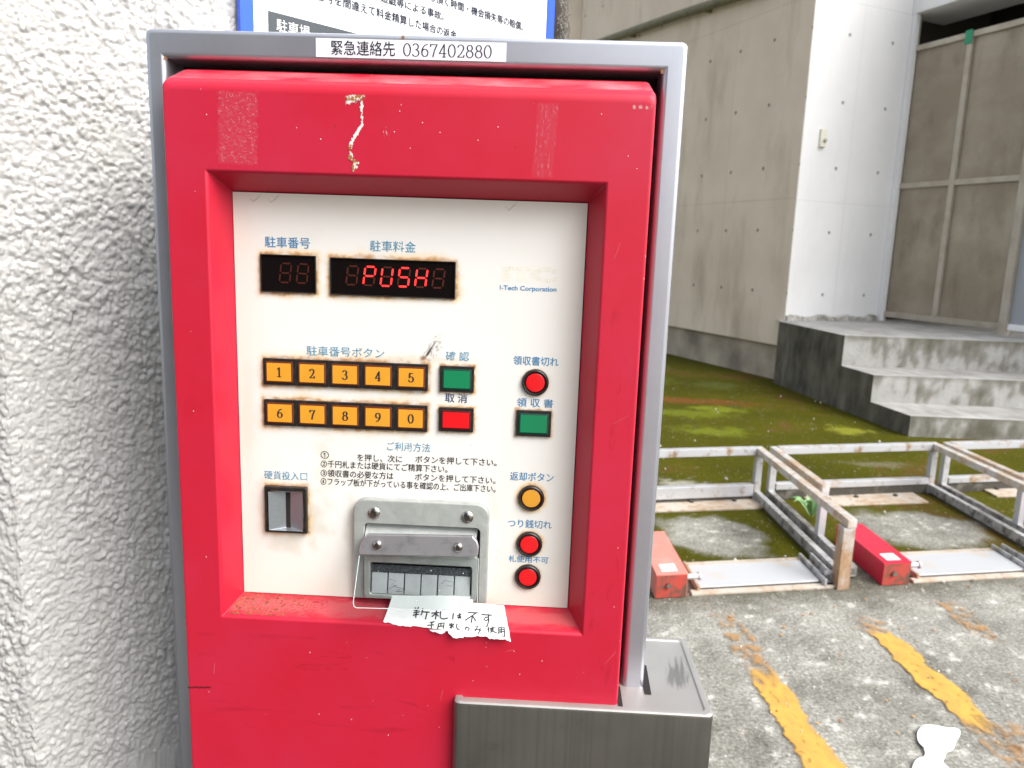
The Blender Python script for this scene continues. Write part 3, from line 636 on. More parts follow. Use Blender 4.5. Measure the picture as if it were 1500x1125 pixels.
# rust at the casing's inner corners and a chip on its top edge
def spot(sd, c1, c2, th=.0):
    def fn(u, v):
        n = fbm(u*4, v*4, sd, 4); r = np.hypot(u-.5, v-.5)*2; a = sstep(.25, -.05, r-.65+n*.9+th)
        k = (.5+.5*np.clip(fbm(u*7, v*7, sd+3, 3)*2, -1, 1))[..., None]
        return np.concatenate([np.array(c1)*(1-k)+np.array(c2)*k, a[..., None]], -1)
    return fn
RU1, RU2 = (.10, .035, .012), (.42, .20, .07)
for x, z, w, h, sd in ((-.2120, 1.4255, .0035, .0045, 3), (.2092, 1.4255, .0035, .004, 8), (-.0085, 1.4472, .0032, .004, 12)):
    decal('rust_spot', (x-w/2, -.0004, z-h/2), (x+w/2, -.0004, z-h/2), (x-w/2, -.0004, z+h/2), 24, 24, spot(sd, RU1, RU2), cas)
# emergency label
bm = nb(); box(bm, -.0824, .0785, -.0006, -.0001, 1.4298, 1.4449); lab = obj('contact_label', bm, 'label_white', mc_, smooth=0)
bm = text_bm('緊急連絡先', -.0693, -.0152, 1.4317, .0117, FLAT(-.0008), 0, .00012); obj('label_text', bm, 'ink', lab, smooth=0)
bm = nb(); numerals(bm, '0367402880', -.0080, 1.4322, .0103, .00755, FLAT(-.0008), .00055, .00105, 1.08); obj('label_number', bm, 'ink', lab, smooth=0)

# door
YD, YP = -.0312, -.003
bm = nb()
rings(bm, [rr3(-.2, .2, .02, 1.4185, .004, .030), rr3(-.2, .2, .02, 1.4185, .004, .006), rr3(-.2005, .2005, .02, 1.4175, .004, .0035), rr3(-.2022, .2022, .02, 1.4050, .005, -.0245), rr3(-.2020, .2020, .02, 1.4020, .005, -.0285), rr3(-.2008, .2008, .0205, 1.3985, .005, -.0306), rr3(-.199, .199, .021, 1.394, .005, YD),
           rr3(-.1685, .1675, .9305, 1.333, .001, YD), rr3(-.1668, .1660, .9322, 1.3312, .001, YD+.0006), rr3(-.1652, .1646, .9338, 1.3296, .001, YD+.0028), rr3(-.1568, .1532, .9436, 1.3170, .0006, YP+.0006)])
door = obj('door', bm, 'red', mc_)
def tape(sd, dens, stripe):
    def fn(u, v):
        n = fbm(u*10, v*20, sd, 3); n2 = fbm(u*42, v*55, sd+4, 2) if not stripe else fbm(u*30, v*3, sd+4, 3)
        e = sstep(0, .08, u+fbm(v*9, u, sd+1, 3)*.1)*sstep(1, .92, u+fbm(v*9, u, sd+2, 3)*.1)*sstep(0, .04, v)*sstep(1, .96, v)
        a = e*(.04+dens*sstep(.10, .45, n*.55+n2*.75))
        return rgba(u.shape, (.72, .34, .38), a)
    return fn
decal('tape_residue', (-.1575, YD-.0004, 1.3365), (-.1225, YD-.0004, 1.3360), (-.1552, YD-.0004, 1.3955), 130, 230, tape(70, .42, False), door)
decal('tape_residue', (.1035, YD-.0004, 1.3330), (.1215, YD-.0004, 1.3330), (.1065, YD-.0004, 1.3930), 70, 160, tape(80, .30, True), door)
def scratch(u, v):
    px_ = np.interp(v, [0, .13, .17, .35, .62, .83, .93, 1], [.42, .56, .30, .28, .80, .78, .80, .86]); w = np.interp(v, [0, .05, .12, .2, .27, .33, .5, .60, .66, .86, .95, 1], [.05, .12, .15, .10, .03, .07, .085, .07, .015, .05, .05, .03])
    n = fbm(u*9, v*24, 7, 4); dd = np.abs(u-px_+n*.10); a = sstep(1.1, .7, dd/np.maximum(w, .01))
    flag = sstep(.12, .06, np.abs(v-.965+(u-.5)*-.12)*1.8+n*.06)*sstep(.05, .2, u)*sstep(.98, .8, u); a = np.maximum(a, flag)
    ru = np.clip(sstep(.27, .22, v)*1.2+sstep(.90, .94, v)*1.2+sstep(.40, .36, np.abs(v-.31)*8), 0, 1)*sstep(-.1, .25, n+.18); ru = ru[..., None]
    c = np.array([.80, .70, .68])*(1-ru)+np.array([.32, .13, .03])*ru
    return np.concatenate([c, a[..., None]], -1)
decal('paint_scratch', (-.0510, YD-.0004, 1.3340), (-.0320, YD-.0004, 1.3340), (-.0510, YD-.0004, 1.3945), 60, 170, scratch, door)
decal('paint_scratch', (-.0200, YD-.0004, 1.3610), (-.0120, YD-.0004, 1.3610), (-.0200, YD-.0004, 1.3710), 24, 30, lambda u, v: rgba(u.shape, (.80, .35, .38), sstep(.1, .5, fbm(u*3+v*2, v*2-u*6, 19, 4))*sstep(1, .6, np.hypot(u-.5, v-.5)*2)*.6), door)
def rubs(u, v):
    n = fbm(u*3, v*9, 90, 5); l = sstep(.025, .0, np.abs(fbm(u*2.2+v, v*6, 91, 2)))*sstep(.15, .4, fbm(u*3, v*3, 92, 3)); return rgba(u.shape, (.40, .008, .02), np.clip(sstep(.22, .5, n)*.12+l*.22, 0, .3))
decal('scuff_marks', (.169, YD-.0003, .875), (.199, YD-.0003, .875), (.169, YD-.0003, 1.24), 40, 300, rubs, door)
decal('scuff_marks', (-.19, YD-.0003, .82), (.05, YD-.0003, .82), (-.19, YD-.0003, .92), 200, 90, rubs, door)
decal('crack', (-.2015, YD-.0004, .8560), (-.1775, YD-.0004, .8590), (-.2015, YD-.0004, .8605), 60, 20, lambda u, v: rgba(u.shape, (.10, .005, .01), sstep(.22, .08, np.abs(v-.45+(u-.4)*.3+fbm(u*5, v*0, 5, 3)*.25))*sstep(1, .8, u)*.9), door)
bm = nb(); rs = np.random.RandomState(4)
def free(x, z): return not (-.170 < x < .170 and .928 < z < 1.336) and z > .80 and not (x > .04 and z < .872)
k = 0
while k < 9:
    x, z = rs.uniform(-.195, .195), rs.uniform(.81, 1.395)
    if not free(x, z): continue
    k += 1; a0 = rs.normal(1.3, .8); l = rs.uniform(.003, .016); pts = [(x+l*t_*math.cos(a0+t_*.05), z+l*t_*math.sin(a0+t_*.05)) for t_ in np.linspace(0, 1, 5)]
    if all(free(*q) for q in pts): stroke(bm, pts, FLAT(YD-.0004-.000004*k), rs.uniform(.00016, .0003))
o = obj('fine_scratches', bm, 'pale_scratch', door, smooth=0); o['kind'] = 'stuff'
bm = nb(); k = 0
while k < 42:
    x, z = rs.uniform(-.197, .197), rs.uniform(.81, 1.397)
    if not free(x, z): continue
    k += 1; r = rs.uniform(.00025, .0006); quad(bm, [(x+r*math.cos(a)*rs.uniform(.7, 1.1), YD-.0006-.000002*k, z+r*math.sin(a)*rs.uniform(.7, 1.1)) for a in np.linspace(0, 6.28, 7)[:-1]])
o = obj('paint_chips', bm, 'chip', door, smooth=0); o['kind'] = 'stuff'
def sill(u, v):                                          # dirt on the lower slope of the recess
    n = fbm(u*95, v*12, 33, 4); k = sstep(.42, .02, u+fbm(u*5, v*2, 34, 3)*.12); a = sstep(-.02, .22, n)*k*.8+sstep(.42, .6, fbm(u*90, v*9, 36, 3))*.5
    c = (.5+.5*np.clip(fbm(u*40, v*5, 35, 3)*2, -1, 1))[..., None]; cc = np.array([.10, .04, .015])*(1-c)+np.array([.36, .15, .05])*c
    pale = sstep(.75, .2, np.abs(v-.5)*1.4+fbm(u*20, v*3, 37, 3)*.4)*.22
    al = np.clip(np.maximum(a, pale), 0, 1); w = (a > pale)[..., None]; cc = np.where(w, cc, np.array([.70, .30, .28]))
    return np.concatenate([cc, al[..., None]], -1)
decal('dirt', (-.164, YD+.0024, .9342), (.163, YD+.0024, .9342), (-.157, YP-.0002, .9434), 560, 46, sill, door)
def dust(u, v): return rgba(u.shape, (.78, .40, .44), np.clip((.16+.5*fbm(u*9, v*.8, 53, 5))*(1-v*.3), 0, .4))
decal('dust', (-.199, -.0248, 1.4052), (.199, -.0248, 1.4052), (-.199, .0028, 1.4172), 300, 20, dust, door)
decal('paint_chip', (.183, YD-.0002, 1.3885), (.1985, YD-.0002, 1.3885), (.183, YD-.0002, 1.3935), 50, 20, lambda u, v: rgba(u.shape, (.78, .55, .52), sstep(.34, .2, np.hypot(((u*3.1+.2) % 1-.5)*1.1, v-.5)+fbm(u*13, v*6, 2, 3)*.35)*.45), door)

# control panel, with its rust halos as colour of the sheet itself
RECTS = [(-.1330, -.0832, 1.2306, 1.2640, 1.), (-.0706, .0404, 1.2303, 1.2632, 1.1), (-.1323, .0175, 1.1470, 1.1714, 1.35), (-.1330, .0175, 1.1092, 1.1336, 1.2), (.0280, .0592, 1.1470, 1.1710, .55), (.0280, .0595, 1.1104, 1.1330, .7), (.0980, .1298, 1.1090, 1.1334, .45), (-.1335, -.0935, 1.0065, 1.0518, 1.1)]
CIRC = [(.1140, 1.1588, .0121, .6), (.1145, 1.0508, .0124, 1.), (.1145, 1.0061, .0123, .8), (.1143, .9738, .0122, .7)]
px0, px1, pz0, pz1 = -.1563, .1527, .9440, 1.3164
xs = np.linspace(px0, px1, 440); zs = np.linspace(pz0, pz1, 530); X, Zz = np.meshgrid(xs, zs)
na = fbm(X*190, Zz*190, 201, 4); nb1 = fbm(X*60, Zz*60, 221, 4); nc = fbm(X*14, Zz*14, 231, 4)
pc = np.empty(X.shape+(3,)); pc[:] = (.79, .775, .735)
k = sstep(0, .6, nc)[..., None]*.5; pc = pc*(1-k)+np.array([.75, .725, .66])*k
edge = np.minimum(np.minimum(X-px0, px1-X), np.minimum(Zz-pz0, pz1-Zz)); k = (sstep(.035, 0, edge+nc*.01)*.42)[..., None]; pc = pc*(1-k)+np.array([.73, .69, .57])*k
k = sstep(1.04, .95, Zz+nc*.02)[..., None]*.4; pc = pc*(1-k)+np.array([.745, .71, .61])*k
light = np.zeros_like(X); heavy = np.zeros_like(X)
for x0, x1, z0, z1, s in RECTS:
    dx = np.maximum(np.maximum(x0-X, X-x1), 0); dz = np.maximum(np.maximum(z0-Zz, (Zz-z1)*.8), 0); dd = np.hypot(dx, dz)*(1+.9*np.clip(fbm(X*33, Zz*33, 251, 3), -.5, 1))
    light = np.maximum(light, sstep(.0062*s, .0002, dd+na*.0020+nb1*.0028)); heavy = np.maximum(heavy, sstep(.0026*s, .0002, dd+na*.0016+nb1*.0022))
for cx, cz, r, s in CIRC:
    dd = np.maximum(np.hypot(X-cx, Zz-cz)-r, 0)
    light = np.maximum(light, sstep(.0050*s, .0002, dd+na*.0016+nb1*.0022)*.9); heavy = np.maximum(heavy, sstep(.0018*s, 0, dd+na*.0016+nb1*.0018)*.7)
k = (light*np.clip(.42+nb1*.8+nc*.6, .12, .75))[..., None]; pc = pc*(1-k)+np.array([.82, .52, .17])*k
k = (heavy*np.clip(.62+nb1*1.4, .15, .9))[..., None]; pc = pc*(1-k)+np.array([.36, .15, .035])*k
def smear(cx, cz, rx, rz, c, amt, f=60, sd=0):
    global pc
    rr = np.hypot((X-cx)/rx, (Zz-cz)/rz); a = sstep(1.2, .1, rr+fbm(X*f, Zz*f, 300+sd, 4)*.9)*amt; pc = pc*(1-a[..., None])+np.array(c)*a[..., None]
smear(-.086, 1.020, .016, .026, (.52, .47, .34), .42, 70, 1); smear(-.112, .995, .026, .012, (.52, .47, .34), .35, 70, 2); smear(-.137, 1.03, .008, .03, (.52, .47, .34), .35, 70, 3)
smear(-.052, 1.0, .009, .045, (.55, .49, .36), .40, 50, 4); smear(.0135, 1.1755, .05, .004, (.62, .42, .2), .3, 90, 5); smear(-.078, 1.075, .010, .03, (.66, .62, .48), .5, 60, 7); smear(.079, 1.035, .01, .02, (.66, .62, .48), .35, 60, 8)
smear(-.149, 1.12, .008, .06, (.66, .60, .46), .35, 30, 9); smear(.02, .950, .06, .006, (.55, .42, .25), .5, 60, 10)
# peeled patch over the fifth key
ang = math.radians(58); ax = (X-.0190)*math.cos(ang)+(Zz-1.1845)*math.sin(ang); ay = -(X-.0190)*math.sin(ang)+(Zz-1.1845)*math.cos(ang)
nn = fbm(X*420, Zz*420, 401, 3); core = sstep(.9, .2, np.hypot(ax/.0125, ay/.0019)+nb1*.6); halo = sstep(1.2, .5, np.hypot(ax/.0150, (ay+.001)/.0062)+nb1*.9)*sstep(-.10, .25, nn)
k = (halo*.75)[..., None]; pc = pc*(1-k)+np.array([.33, .29, .27])*k; k = core[..., None]; pc = pc*(1-k)+np.array([.045, .035, .03])*k
k = (sstep(.8, .2, np.hypot((X-.0128)/.004, (Zz-1.1765)/.0035)+nb1*.8)*.85)[..., None]; pc = pc*(1-k)+np.array([.22, .08, .02])*k
for cx in (-.138, -.122, .085):                          # hairline cracks at the upper edge
    dd = np.abs(Zz-(1.3125+np.abs((X-cx)*.9)-.004+fbm(X*200, X*0, 77, 2)*.001)); k = (sstep(.0007, .0002, dd)*sstep(.006, .003, np.abs(X-cx-.002))*.6)[..., None]; pc = pc*(1-k)+np.array([.25, .22, .18])*k
C = np.ones(X.shape+(4,)); C[..., :3] = pc
pan = grid_mesh('control_panel', np.stack([X, np.full_like(X, YP), Zz], -1), C, 'panel', mc_)
# panel lettering
TP = FLAT(YP-.00025)
for s, x0, x1, zt, h, mt in (('駐車番号', -.1288, -.0887, 1.2792, .0095, 'blue_ink'), ('駐車料金', -.0355, .0048, 1.2790, .0095, 'blue_ink_faded'), ('駐車番号ボタン', -.0930, -.0224, 1.1838, .0088, 'blue_ink_faded'), ('確 認', .0330, .0538, 1.1838, .0082, 'blue_ink_faded'),
                       ('取 消', .0331, .0529, 1.1456, .0083, 'navy_ink'), ('領収書切れ', .0936, .1338, 1.1822, .0082, 'blue_ink'), ('領 収 書', .0980, .1306, 1.1441, .0080, 'blue_ink'), ('返却ボタン', .0942, .1342, 1.0750, .0082, 'blue_ink'),
                       ('つり銭切れ', .0938, .1343, 1.0295, .0080, 'blue_ink'), ('札使用不可', .0956, .1327, .9939, .0064, 'blue_ink'), ('硬貨投入口', -.1343, -.0939, 1.0655, .0082, 'blue_ink_faded'), ('ご利用方法', -.0195, .0202, 1.0980, .0082, 'blue_ink_faded')):
    obj('lettering', text_bm(s, x0, x1, zt-h, h, TP, 0, .00018), mt, pan, smooth=0)
for s, x0, x1, zt, h in (('①', -.0810, -.0735, 1.0865, .0070), ('を押し、次に', -.0470, -.0055, 1.0855, .0068), ('ボタンを押して下さい。', .0068, .0815, 1.0862, .0068), ('②千円札または硬貨にてご精算下さい。', -.0810, .0365, 1.0780, .0070), ('③領収書の必要な方は', -.0811, -.0135, 1.0692, .0070), ('ボタンを押して下さい。', .0066, .0810, 1.0692, .0068), ('④フラップ板が下がっている事を確認の上、ご出庫下さい。', -.0812, .0812, 1.0612, .0070)):
    obj('lettering', text_bm(s, x0, x1, zt-h, h, TP, 0, .00016), 'grey_ink', pan, smooth=0)
obj('lettering', text_bm('I-Tech Corporation', .0795, .1292, 1.2388, .0054, TP, .016), 'blue_ink', pan, smooth=0)
obj('faded_logo', text_bm('ITC', .0810, .1285, 1.2478, .0130, TP, .07), 'logo', pan, smooth=0)

# displays
def display(x0, x1, z0, z1, text, lit, dx0, pitch, w, h, zb, off):
    bm = nb(); rings(bm, [rr3(x0, x1, z0, z1, .0006, YP+.001), rr3(x0, x1, z0, z1, .0006, YP-.0020), rr3(x0+.0003, x1-.0003, z0+.0003, z1-.0003, .0005, YP-.0023), rr3(x0+.0007, x1-.0007, z0+.0007, z1-.0007, .0004, YP-.0023), rr3(x0+.0009, x1-.0009, z0+.0009, z1-.0009, .0004, YP-.0008)], True, [0, 0, 0, 0, 1], False)
    V = [v for v in bm.verts][-20:]; face(bm, V, 1)
    dsp = obj('display', bm, ['black', 'black_gloss'], mc_)
    b1, b2 = nb(), nb(); T = FLAT(YP-.0009)
    for i, ch in enumerate(text):
        on = CH[lit[i]]; seven(b2, [s for s in CH['8'] if s not in on], dx0+i*pitch, zb, w, h, T, .0014); seven(b1, on, dx0+i*pitch, zb, w, h, T, .0016)
    obj('unlit_digits', b2, off, dsp, smooth=0)
    if any(c != ' ' for c in lit): obj('lit_letters', b1, 'seg_on', dsp, smooth=0)
    else: b1.free()
display(-.1328, -.0832, 1.2308, 1.2638, '88', '  ', -.1168, .0153, .0170, .0166, 1.2396, 'seg_off')
display(-.0706, .0404, 1.2304, 1.2630, '888888', ' PUSH ', -.0572, .0153, .0170, .0162, 1.2398, 'seg_off2')

# number keys: one key, then copies
def key(name, x0, x1, z0, z1, cap, edge_, num=None):
    k = obj(name, (lambda b: (box(b, x0, x1, YP-.0028, YP+.001, z0, z1, .0006, 2), b)[1])(nb()), 'black', mc_, origin=((x0+x1)/2, YP, (z0+z1)/2))
    b = nb(); i = .0024; rings(b, [rr3(x0+i, x1-i, z0+i, z1-i, .001, YP-.0026), rr3(x0+i, x1-i, z0+i, z1-i, .001, YP-.0034), rr3(x0+i+.0015, x1-i-.0015, z0+i+.0015, z1-i-.0015, .0007, YP-.0040), rr3(x0+i+.0017, x1-i-.0017, z0+i+.0017, z1-i-.0017, .0007, YP-.0040)], True, [1, 1, 0])
    face(b, list(b.verts)[-20:], 0); obj('cap', b, [cap, edge_], k); return k
def numeral(k, ch, x, z):
    b = nb(); numerals(b, ch, x-.0021, z-.0042, .0084, 0, FLAT(YP-.0042), .0006, .0014); obj('numeral', b, 'ink', k, smooth=0)
KX = [-.1322+.02995*i for i in range(5)]
proto = None
for row, zc, chars in ((0, 1.1592, '12345'), (1, 1.1214, '67890')):
    for i, ch in enumerate(chars):
        x = KX[i]+.01498
        if proto is None: k = proto = key('number_key', KX[0], KX[0]+.02995, zc-.0121, zc+.0121, 'amber', 'amber_edge')
        else:
            k = proto.copy(); COL.objects.link(k); k.location = Vector((x, YP, zc))-wpos(mc_)
            for c in proto.children:
                if c.name.startswith('cap'): cc = c.copy(); COL.objects.link(cc); cc.parent = k
        numeral(k, ch, x, zc)
key('push_button', .0282, .0590, 1.1473, 1.1708, 'green', 'green_edge', None)['label'] = 'green square button under the confirm lettering'
key('push_button', .0280, .0594, 1.1107, 1.1328, 'redcap', 'redcap_edge', None)['label'] = 'red square button under the cancel lettering'
key('push_button', .0981, .1297, 1.1094, 1.1332, 'green', 'green_edge', None)['label'] = 'green square receipt button at the right'
def lamp(name, cx, cz, lens, edge_, label):
    b = nb(); lathe(b, [(.0121, .001), (.0121, -.0020), (.0116, -.0030), (.0106, -.0036), (.0100, -.0034), (.0095, -.0024), (.0094, .0005)], cx, YP, cz, 40); o = obj(name, b, 'black', mc_, label=label)
    b = nb(); V = lathe(b, [(.0094, 0), (.0093, -.0018), (.0083, -.0026), (.0080, -.0027), (.0040, -.0028)], cx, YP, cz, 40, [1, 1, 0, 0]); face(b, V[-1], 0); obj('lens', b, [lens, edge_], o)
lamp('indicator_lamp', .1140, 1.1588, 'redcap', 'redcap_edge', 'round red receipt lamp, topmost of the round ones')
lamp('return_button', .1145, 1.0508, 'amber', 'amber_edge', 'round amber return button')
lamp('indicator_lamp', .1145, 1.0061, 'redcap', 'redcap_edge', 'round red lamp for missing change')
lamp('indicator_lamp', .1143, .9738, 'redcap', 'redcap_edge', 'round red lamp at the bottom of the panel')

# coin slot
x0, x1, z0, z1 = -.1333, -.0936, 1.0067, 1.0515
bm = nb(); rings(bm, [rr3(x0, x1, z0, z1, .0006, YP+.001), rr3(x0, x1, z0, z1, .0006, YP-.0035), rr3(x0+.0006, x1-.0006, z0+.0006, z1-.0006, .001, YP-.0042), rr3(x0+.0030, x1-.0022, z0+.0020, z1-.0030, .0025, YP-.0042), rr3(x0+.0046, x1-.0036, z0+.0032, z1-.0040, .001, YP-.0020)])
cs = obj('coin_slot', bm, 'black', mc_)
a0, a1, b0, b1 = x0+.0046, x1-.0030, z0+.0030, z1-.0040; sx0, sx1, sz0, sz1 = -.1136, -.1106, 1.0118, 1.0462
bm = nb(); rings(bm, [rr3(a0, a1, b0, b1, .001, YP-.0062), rr3(sx0-.0008, sx1+.0008, sz0-.001, sz1+.001, .0015, YP-.0006)]); obj('coin_funnel', bm, 'coin', cs)
bm = nb(); quad(bm, [(sx0-.0006, YP-.00075, sz0-.0009), (sx1+.0006, YP-.00075, sz0-.0009), (sx1+.0006, YP-.00075, sz1+.0009), (sx0-.0006, YP-.00075, sz1+.0009)]); obj('slit', bm, 'gap', cs, smooth=0)

# banknote slot
bs_x = (-.0492, .0762)
def ushape(x0, x1, zt, zb, r, y, n=8):
    P = [(x0, y, zb)]
    for cx, a0 in ((x0+r, 180), (x1-r, 90)):
        for k in range(n+1):
            a = math.radians(a0-90*k/n); P.append((cx+r*math.cos(a), y, zt-r+r*math.sin(a)))
    return P+[(x1, y, zb)]
bm = nb(); yb = -.0110
rings(bm, [ushape(-.0492, .0768, 1.0448, .9478, .012, YP+.001), ushape(-.0492, .0768, 1.0448, .9478, .012, yb+.0025), ushape(-.0486, .0762, 1.0442, .9480, .0116, yb+.0008), ushape(-.0474, .0750, 1.0430, .9482, .0108, yb), ushape(-.0392, .0692, 1.0222, .9484, .0045, yb), ushape(-.0388, .0688, 1.0218, .9484, .0042, yb+.0006), ushape(-.0388, .0688, 1.0218, .9484, .0042, YP-.0006)], False)
quad(bm, [(-.0492, YP, .9478), (-.0492, yb+.0025, .9478), (-.0392, yb+.0025, .9484), (-.0392, YP, .9484)]); quad(bm, [(.0692, YP, .9484), (.0692, yb+.0025, .9484), (.0768, yb+.0025, .9478), (.0768, YP, .9478)])
bz = obj('banknote_slot', bm, 'zinc', mc_)
bm = nb(); quad(bm, [(-.0388, YP-.0007, .948), (.0688, YP-.0007, .948), (.0688, YP-.0007, 1.0218), (-.0388, YP-.0007, 1.0218)]); obj('slot_cavity', bm, 'gap', bz, smooth=0)
bm = nb(); rings(bm, [[(-.0375, YP-.0012, 1.0195), (.0665, YP-.0012, 1.0195)], [(-.0380, -.0085, 1.0130), (.0655, -.0085, 1.0130)], [(-.0380, -.0165, 1.0060), (.0655, -.0165, 1.0060)]], False); obj('sloped_plate', bm, 'zinc', bz)
# bracket
bm = nb(); T = lambda p, y: (p[0], y+(p[1]-1.0)*.10, p[1])
ol = [(-.0405, .9952), (.0672, .9985), (.0682, 1.0000), (.0686, 1.0070), (.0668, 1.0128), (.0630, 1.0172), (-.0335, 1.0143), (-.0372, 1.0110), (-.0400, 1.0050), (-.0412, .9985)]
rings(bm, [[T(p, -.0180) for p in ol], [T(p, -.0210) for p in ol], [T((p[0]*.985+.0002, 1.0062+(p[1]-1.0062)*.94), -.0218) for p in ol]], True); bm.faces.new([v for v in bm.verts][-10:])
br_ = obj('bracket', bm, 'bracket', bz)
def screw(par, cx, cy, cz, r, rot, name='screw'):
    b = nb(); V = lathe(b, [(r, .002), (r, -.0004), (r*.86, -.0013), (r*.55, -.0019), (r*.40, -.0020), (r*.34, -.0012)], cx, cy, cz, 24, [0, 0, 0, 0, 1]); face(b, V[-1], 1)
    for a in (rot, rot+90):
        c, s = math.cos(math.radians(a)), math.sin(math.radians(a)); w = r*.13; l = r*.52
        quad(b, [(cx+c*l-s*w, cy-.00205, cz+s*l+c*w), (cx-c*l-s*w, cy-.00205-.00002*(a != rot), cz-s*l+c*w), (cx-c*l+s*w, cy-.00205, cz-s*l-c*w), (cx+c*l+s*w, cy-.00205-.00002*(a != rot), cz+s*l-c*w)], 1)
    obj(name, b, ['screw', 'screw_dark'], par)
screw(bz, -.0296, yb, 1.0318, .0058, 20); screw(bz, .0565, yb, 1.0320, .0058, 65)
screw(br_, -.0242, -.0222, 1.0055, .0043, 5); screw(br_, .0500, -.0222, 1.0070, .0042, 40)
# lower housing: frame, dark mouth, ribs
bm = nb(); yh = -.0150
rings(bm, [rr3(-.0382, .0672, .9500, .9965, .004, YP-.001), rr3(-.0382, .0672, .9500, .9965, .004, yh+.001), rr3(-.0376, .0666, .9506, .9962, .004, yh), rr3(-.0335, .0632, .9532, .9862, .0035, yh), rr3(-.0328, .0625, .9540, .9856, .003, yh+.0006), rr3(-.0322, .0620, .9545, .9815, .001, yh+.0085)])
hz_ = obj('housing', bm, 'zinc', bz)
bm = nb(); quad(bm, [(-.0326, -.0102, .9738), (.0622, -.0102, .9738), (.0622, -.0102, .9818), (-.0326, -.0102, .9818)]); obj('mouth', bm, 'slot', hz_, smooth=0)
rw = (.0615+.0320)/6
for i in range(6):
    a, b_ = -.0320+i*rw+.0004, -.0320+(i+1)*rw-.0004; bm = nb(); R = []
    for j in range(7):
        tt = j/6; z = .9745-tt*.0200; y = -.0094-.0040*math.sin(tt*1.45); R.append([(a, y+.0016, z), (a+.0004, y, z), ((a+b_)/2, y-.0003, z), (b_-.0004, y, z), (b_, y+.0016, z)])
    rings(bm, R, False); o = obj('guide_rib', bm, 'rib', hz_)
TR = FLAT(-.0148)
P = lambda *q: [(-.0324+(x-295)*.000139, .9733-(y-560)*.000119) for x, y in q]
for grp in ((P((425, 590), (470, 603), (440, 640), (475, 640), (425, 668)), P((470, 640), (470, 655), (520, 665), (515, 690), (465, 690), (500, 675))), (P((775, 610), (800, 580), (855, 590), (850, 625), (815, 622)),)):
    bm = nb()
    for st_ in grp: stroke(bm, st_, TR, .00035)
    obj('pen_scribble', bm, 'grey_ink', hz_, smooth=0)
# clear flap hanging from the bracket
def acr(z): return -.0232-(0.998-z)*.50
ol = [(-.0398, .9960), (-.0410, .9590), (-.0400, .9562), (-.0380, .9550), (.0668, .9572), (.0692, .9585), (.0702, .9612), (.0688, .9982)]
bm = nb(); rings(bm, [[(x, acr(z), z) for x, z in ol], [(x, acr(z)-.0015, z) for x, z in ol]]); vs = list(bm.verts); face(bm, vs[:8]); face(bm, vs[8:][::-1]); af = obj('clear_flap', bm, 'acrylic', bz, smooth=.3)
bm = nb(); tube(bm, [(x, acr(z)-.0008, z) for x, z in ol], .00042, 5); obj('flap_edge', bm, 'acrylic_edge', af)
bm = nb()
for k in range(9):
    x = random.uniform(-.03, .06); z = random.uniform(.957, .99); r = random.uniform(.0003, .0006); y = acr(z)-.0018
    quad(bm, [(x+r*math.cos(a), y, z+r*math.sin(a)) for a in np.linspace(0, 6.28, 7)[:-1]])
obj('dust_specks', bm, 'white_ink', af, smooth=0, label='white dust specks on the clear flap')['kind'] = 'stuff'

# stainless jacket round the lower corner
jx0, jx1, jy0, jy1, jz = .0508, .2885, -.0420, .0985, .866
def rxy(i, z, r): return [(x, y, z) for x, y in rrect(jx0+i, jx1-i, jy0+i, jy1-i, r, 5)]
bm = nb(); rings(bm, [rxy(0, 0, .006), rxy(0, jz-.004, .006), rxy(.0004, jz-.0018, .006)])
jk = obj('stainless_jacket', bm, 'stainless', mc_)
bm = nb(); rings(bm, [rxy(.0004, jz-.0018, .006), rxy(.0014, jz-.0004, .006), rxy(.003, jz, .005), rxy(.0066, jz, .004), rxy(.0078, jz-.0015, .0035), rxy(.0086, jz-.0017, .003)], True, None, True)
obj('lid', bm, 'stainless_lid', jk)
bm = nb(); zq = jz-.0011
quad(bm, [(.2295, -.0115, zq), (.2358, -.0115, zq), (.2378, .040, zq), (.2295, .040, zq)]); quad(bm, [(.2024, -.0342, zq), (.2066, -.0342, zq), (.2072, -.0005, zq), (.2024, -.0005, zq)])
obj('cutout', bm, 'gap', jk, smooth=0)
def wear(u, v): return rgba(u.shape, (.13, .13, .13), np.clip(sstep(1, .2, np.hypot((u-.5)*2, (v-.5)*2)+fbm(u*9, v*2, 8, 4)*.9)*.55, 0, 1))
decal('worn_patch', (.250, -.002, zq), (.276, -.002, zq), (.258, .062, zq), 40, 50, wear, jk)

# taped note
Q0 = Vector((0, -.0335, .930)); dvv = Vector((0, .63407959, .77326779)); nq = Vector((1, 0, 0)).cross(dvv)
def NT(px, py, d=0.):
    a = 8.359657e-5*px+7.499e-6*py-.01988343; b = 4.1998e-6*px-8.130333e-5*py+.0310027
    return Q0+Vector((1, 0, 0))*a+dvv*b+nq*(d)
note = [(95, 20), (90, 60), (65, 150), (10, 312)]
for k in range(26):
    x = 10+(720-10)*(k+1)/26; y = 315+(x-10)*.128+random.uniform(-7, 7)*(1 if x < 330 else .25)+(14 if 110 < x < 330 else 0); note.append((x, y))
for k in range(80):
    tt = (k+1)/80; x = 720+tt*(1405-720); y = np.interp(x, [720, 800, 870, 1000, 1120, 1200, 1300, 1405], [425, 492, 480, 470, 470, 500, 495, 530])+float(fbm(np.array([x/38.]), np.array([.3]), 9, 4)[0])*26; note.append((x, y))
for k in range(14):
    tt = (k+1)/14; note.append((1405-60*tt+random.uniform(-6, 6)*(1-tt), 525-395*tt))
note += [(1335, 128), (1000, 100), (1000, 20)]
bm = nb(); vs = [bm.verts.new(NT(x, y, .0006)) for x, y in note]; face(bm, vs)
bmesh.ops.triangulate(bm, faces=bm.faces)
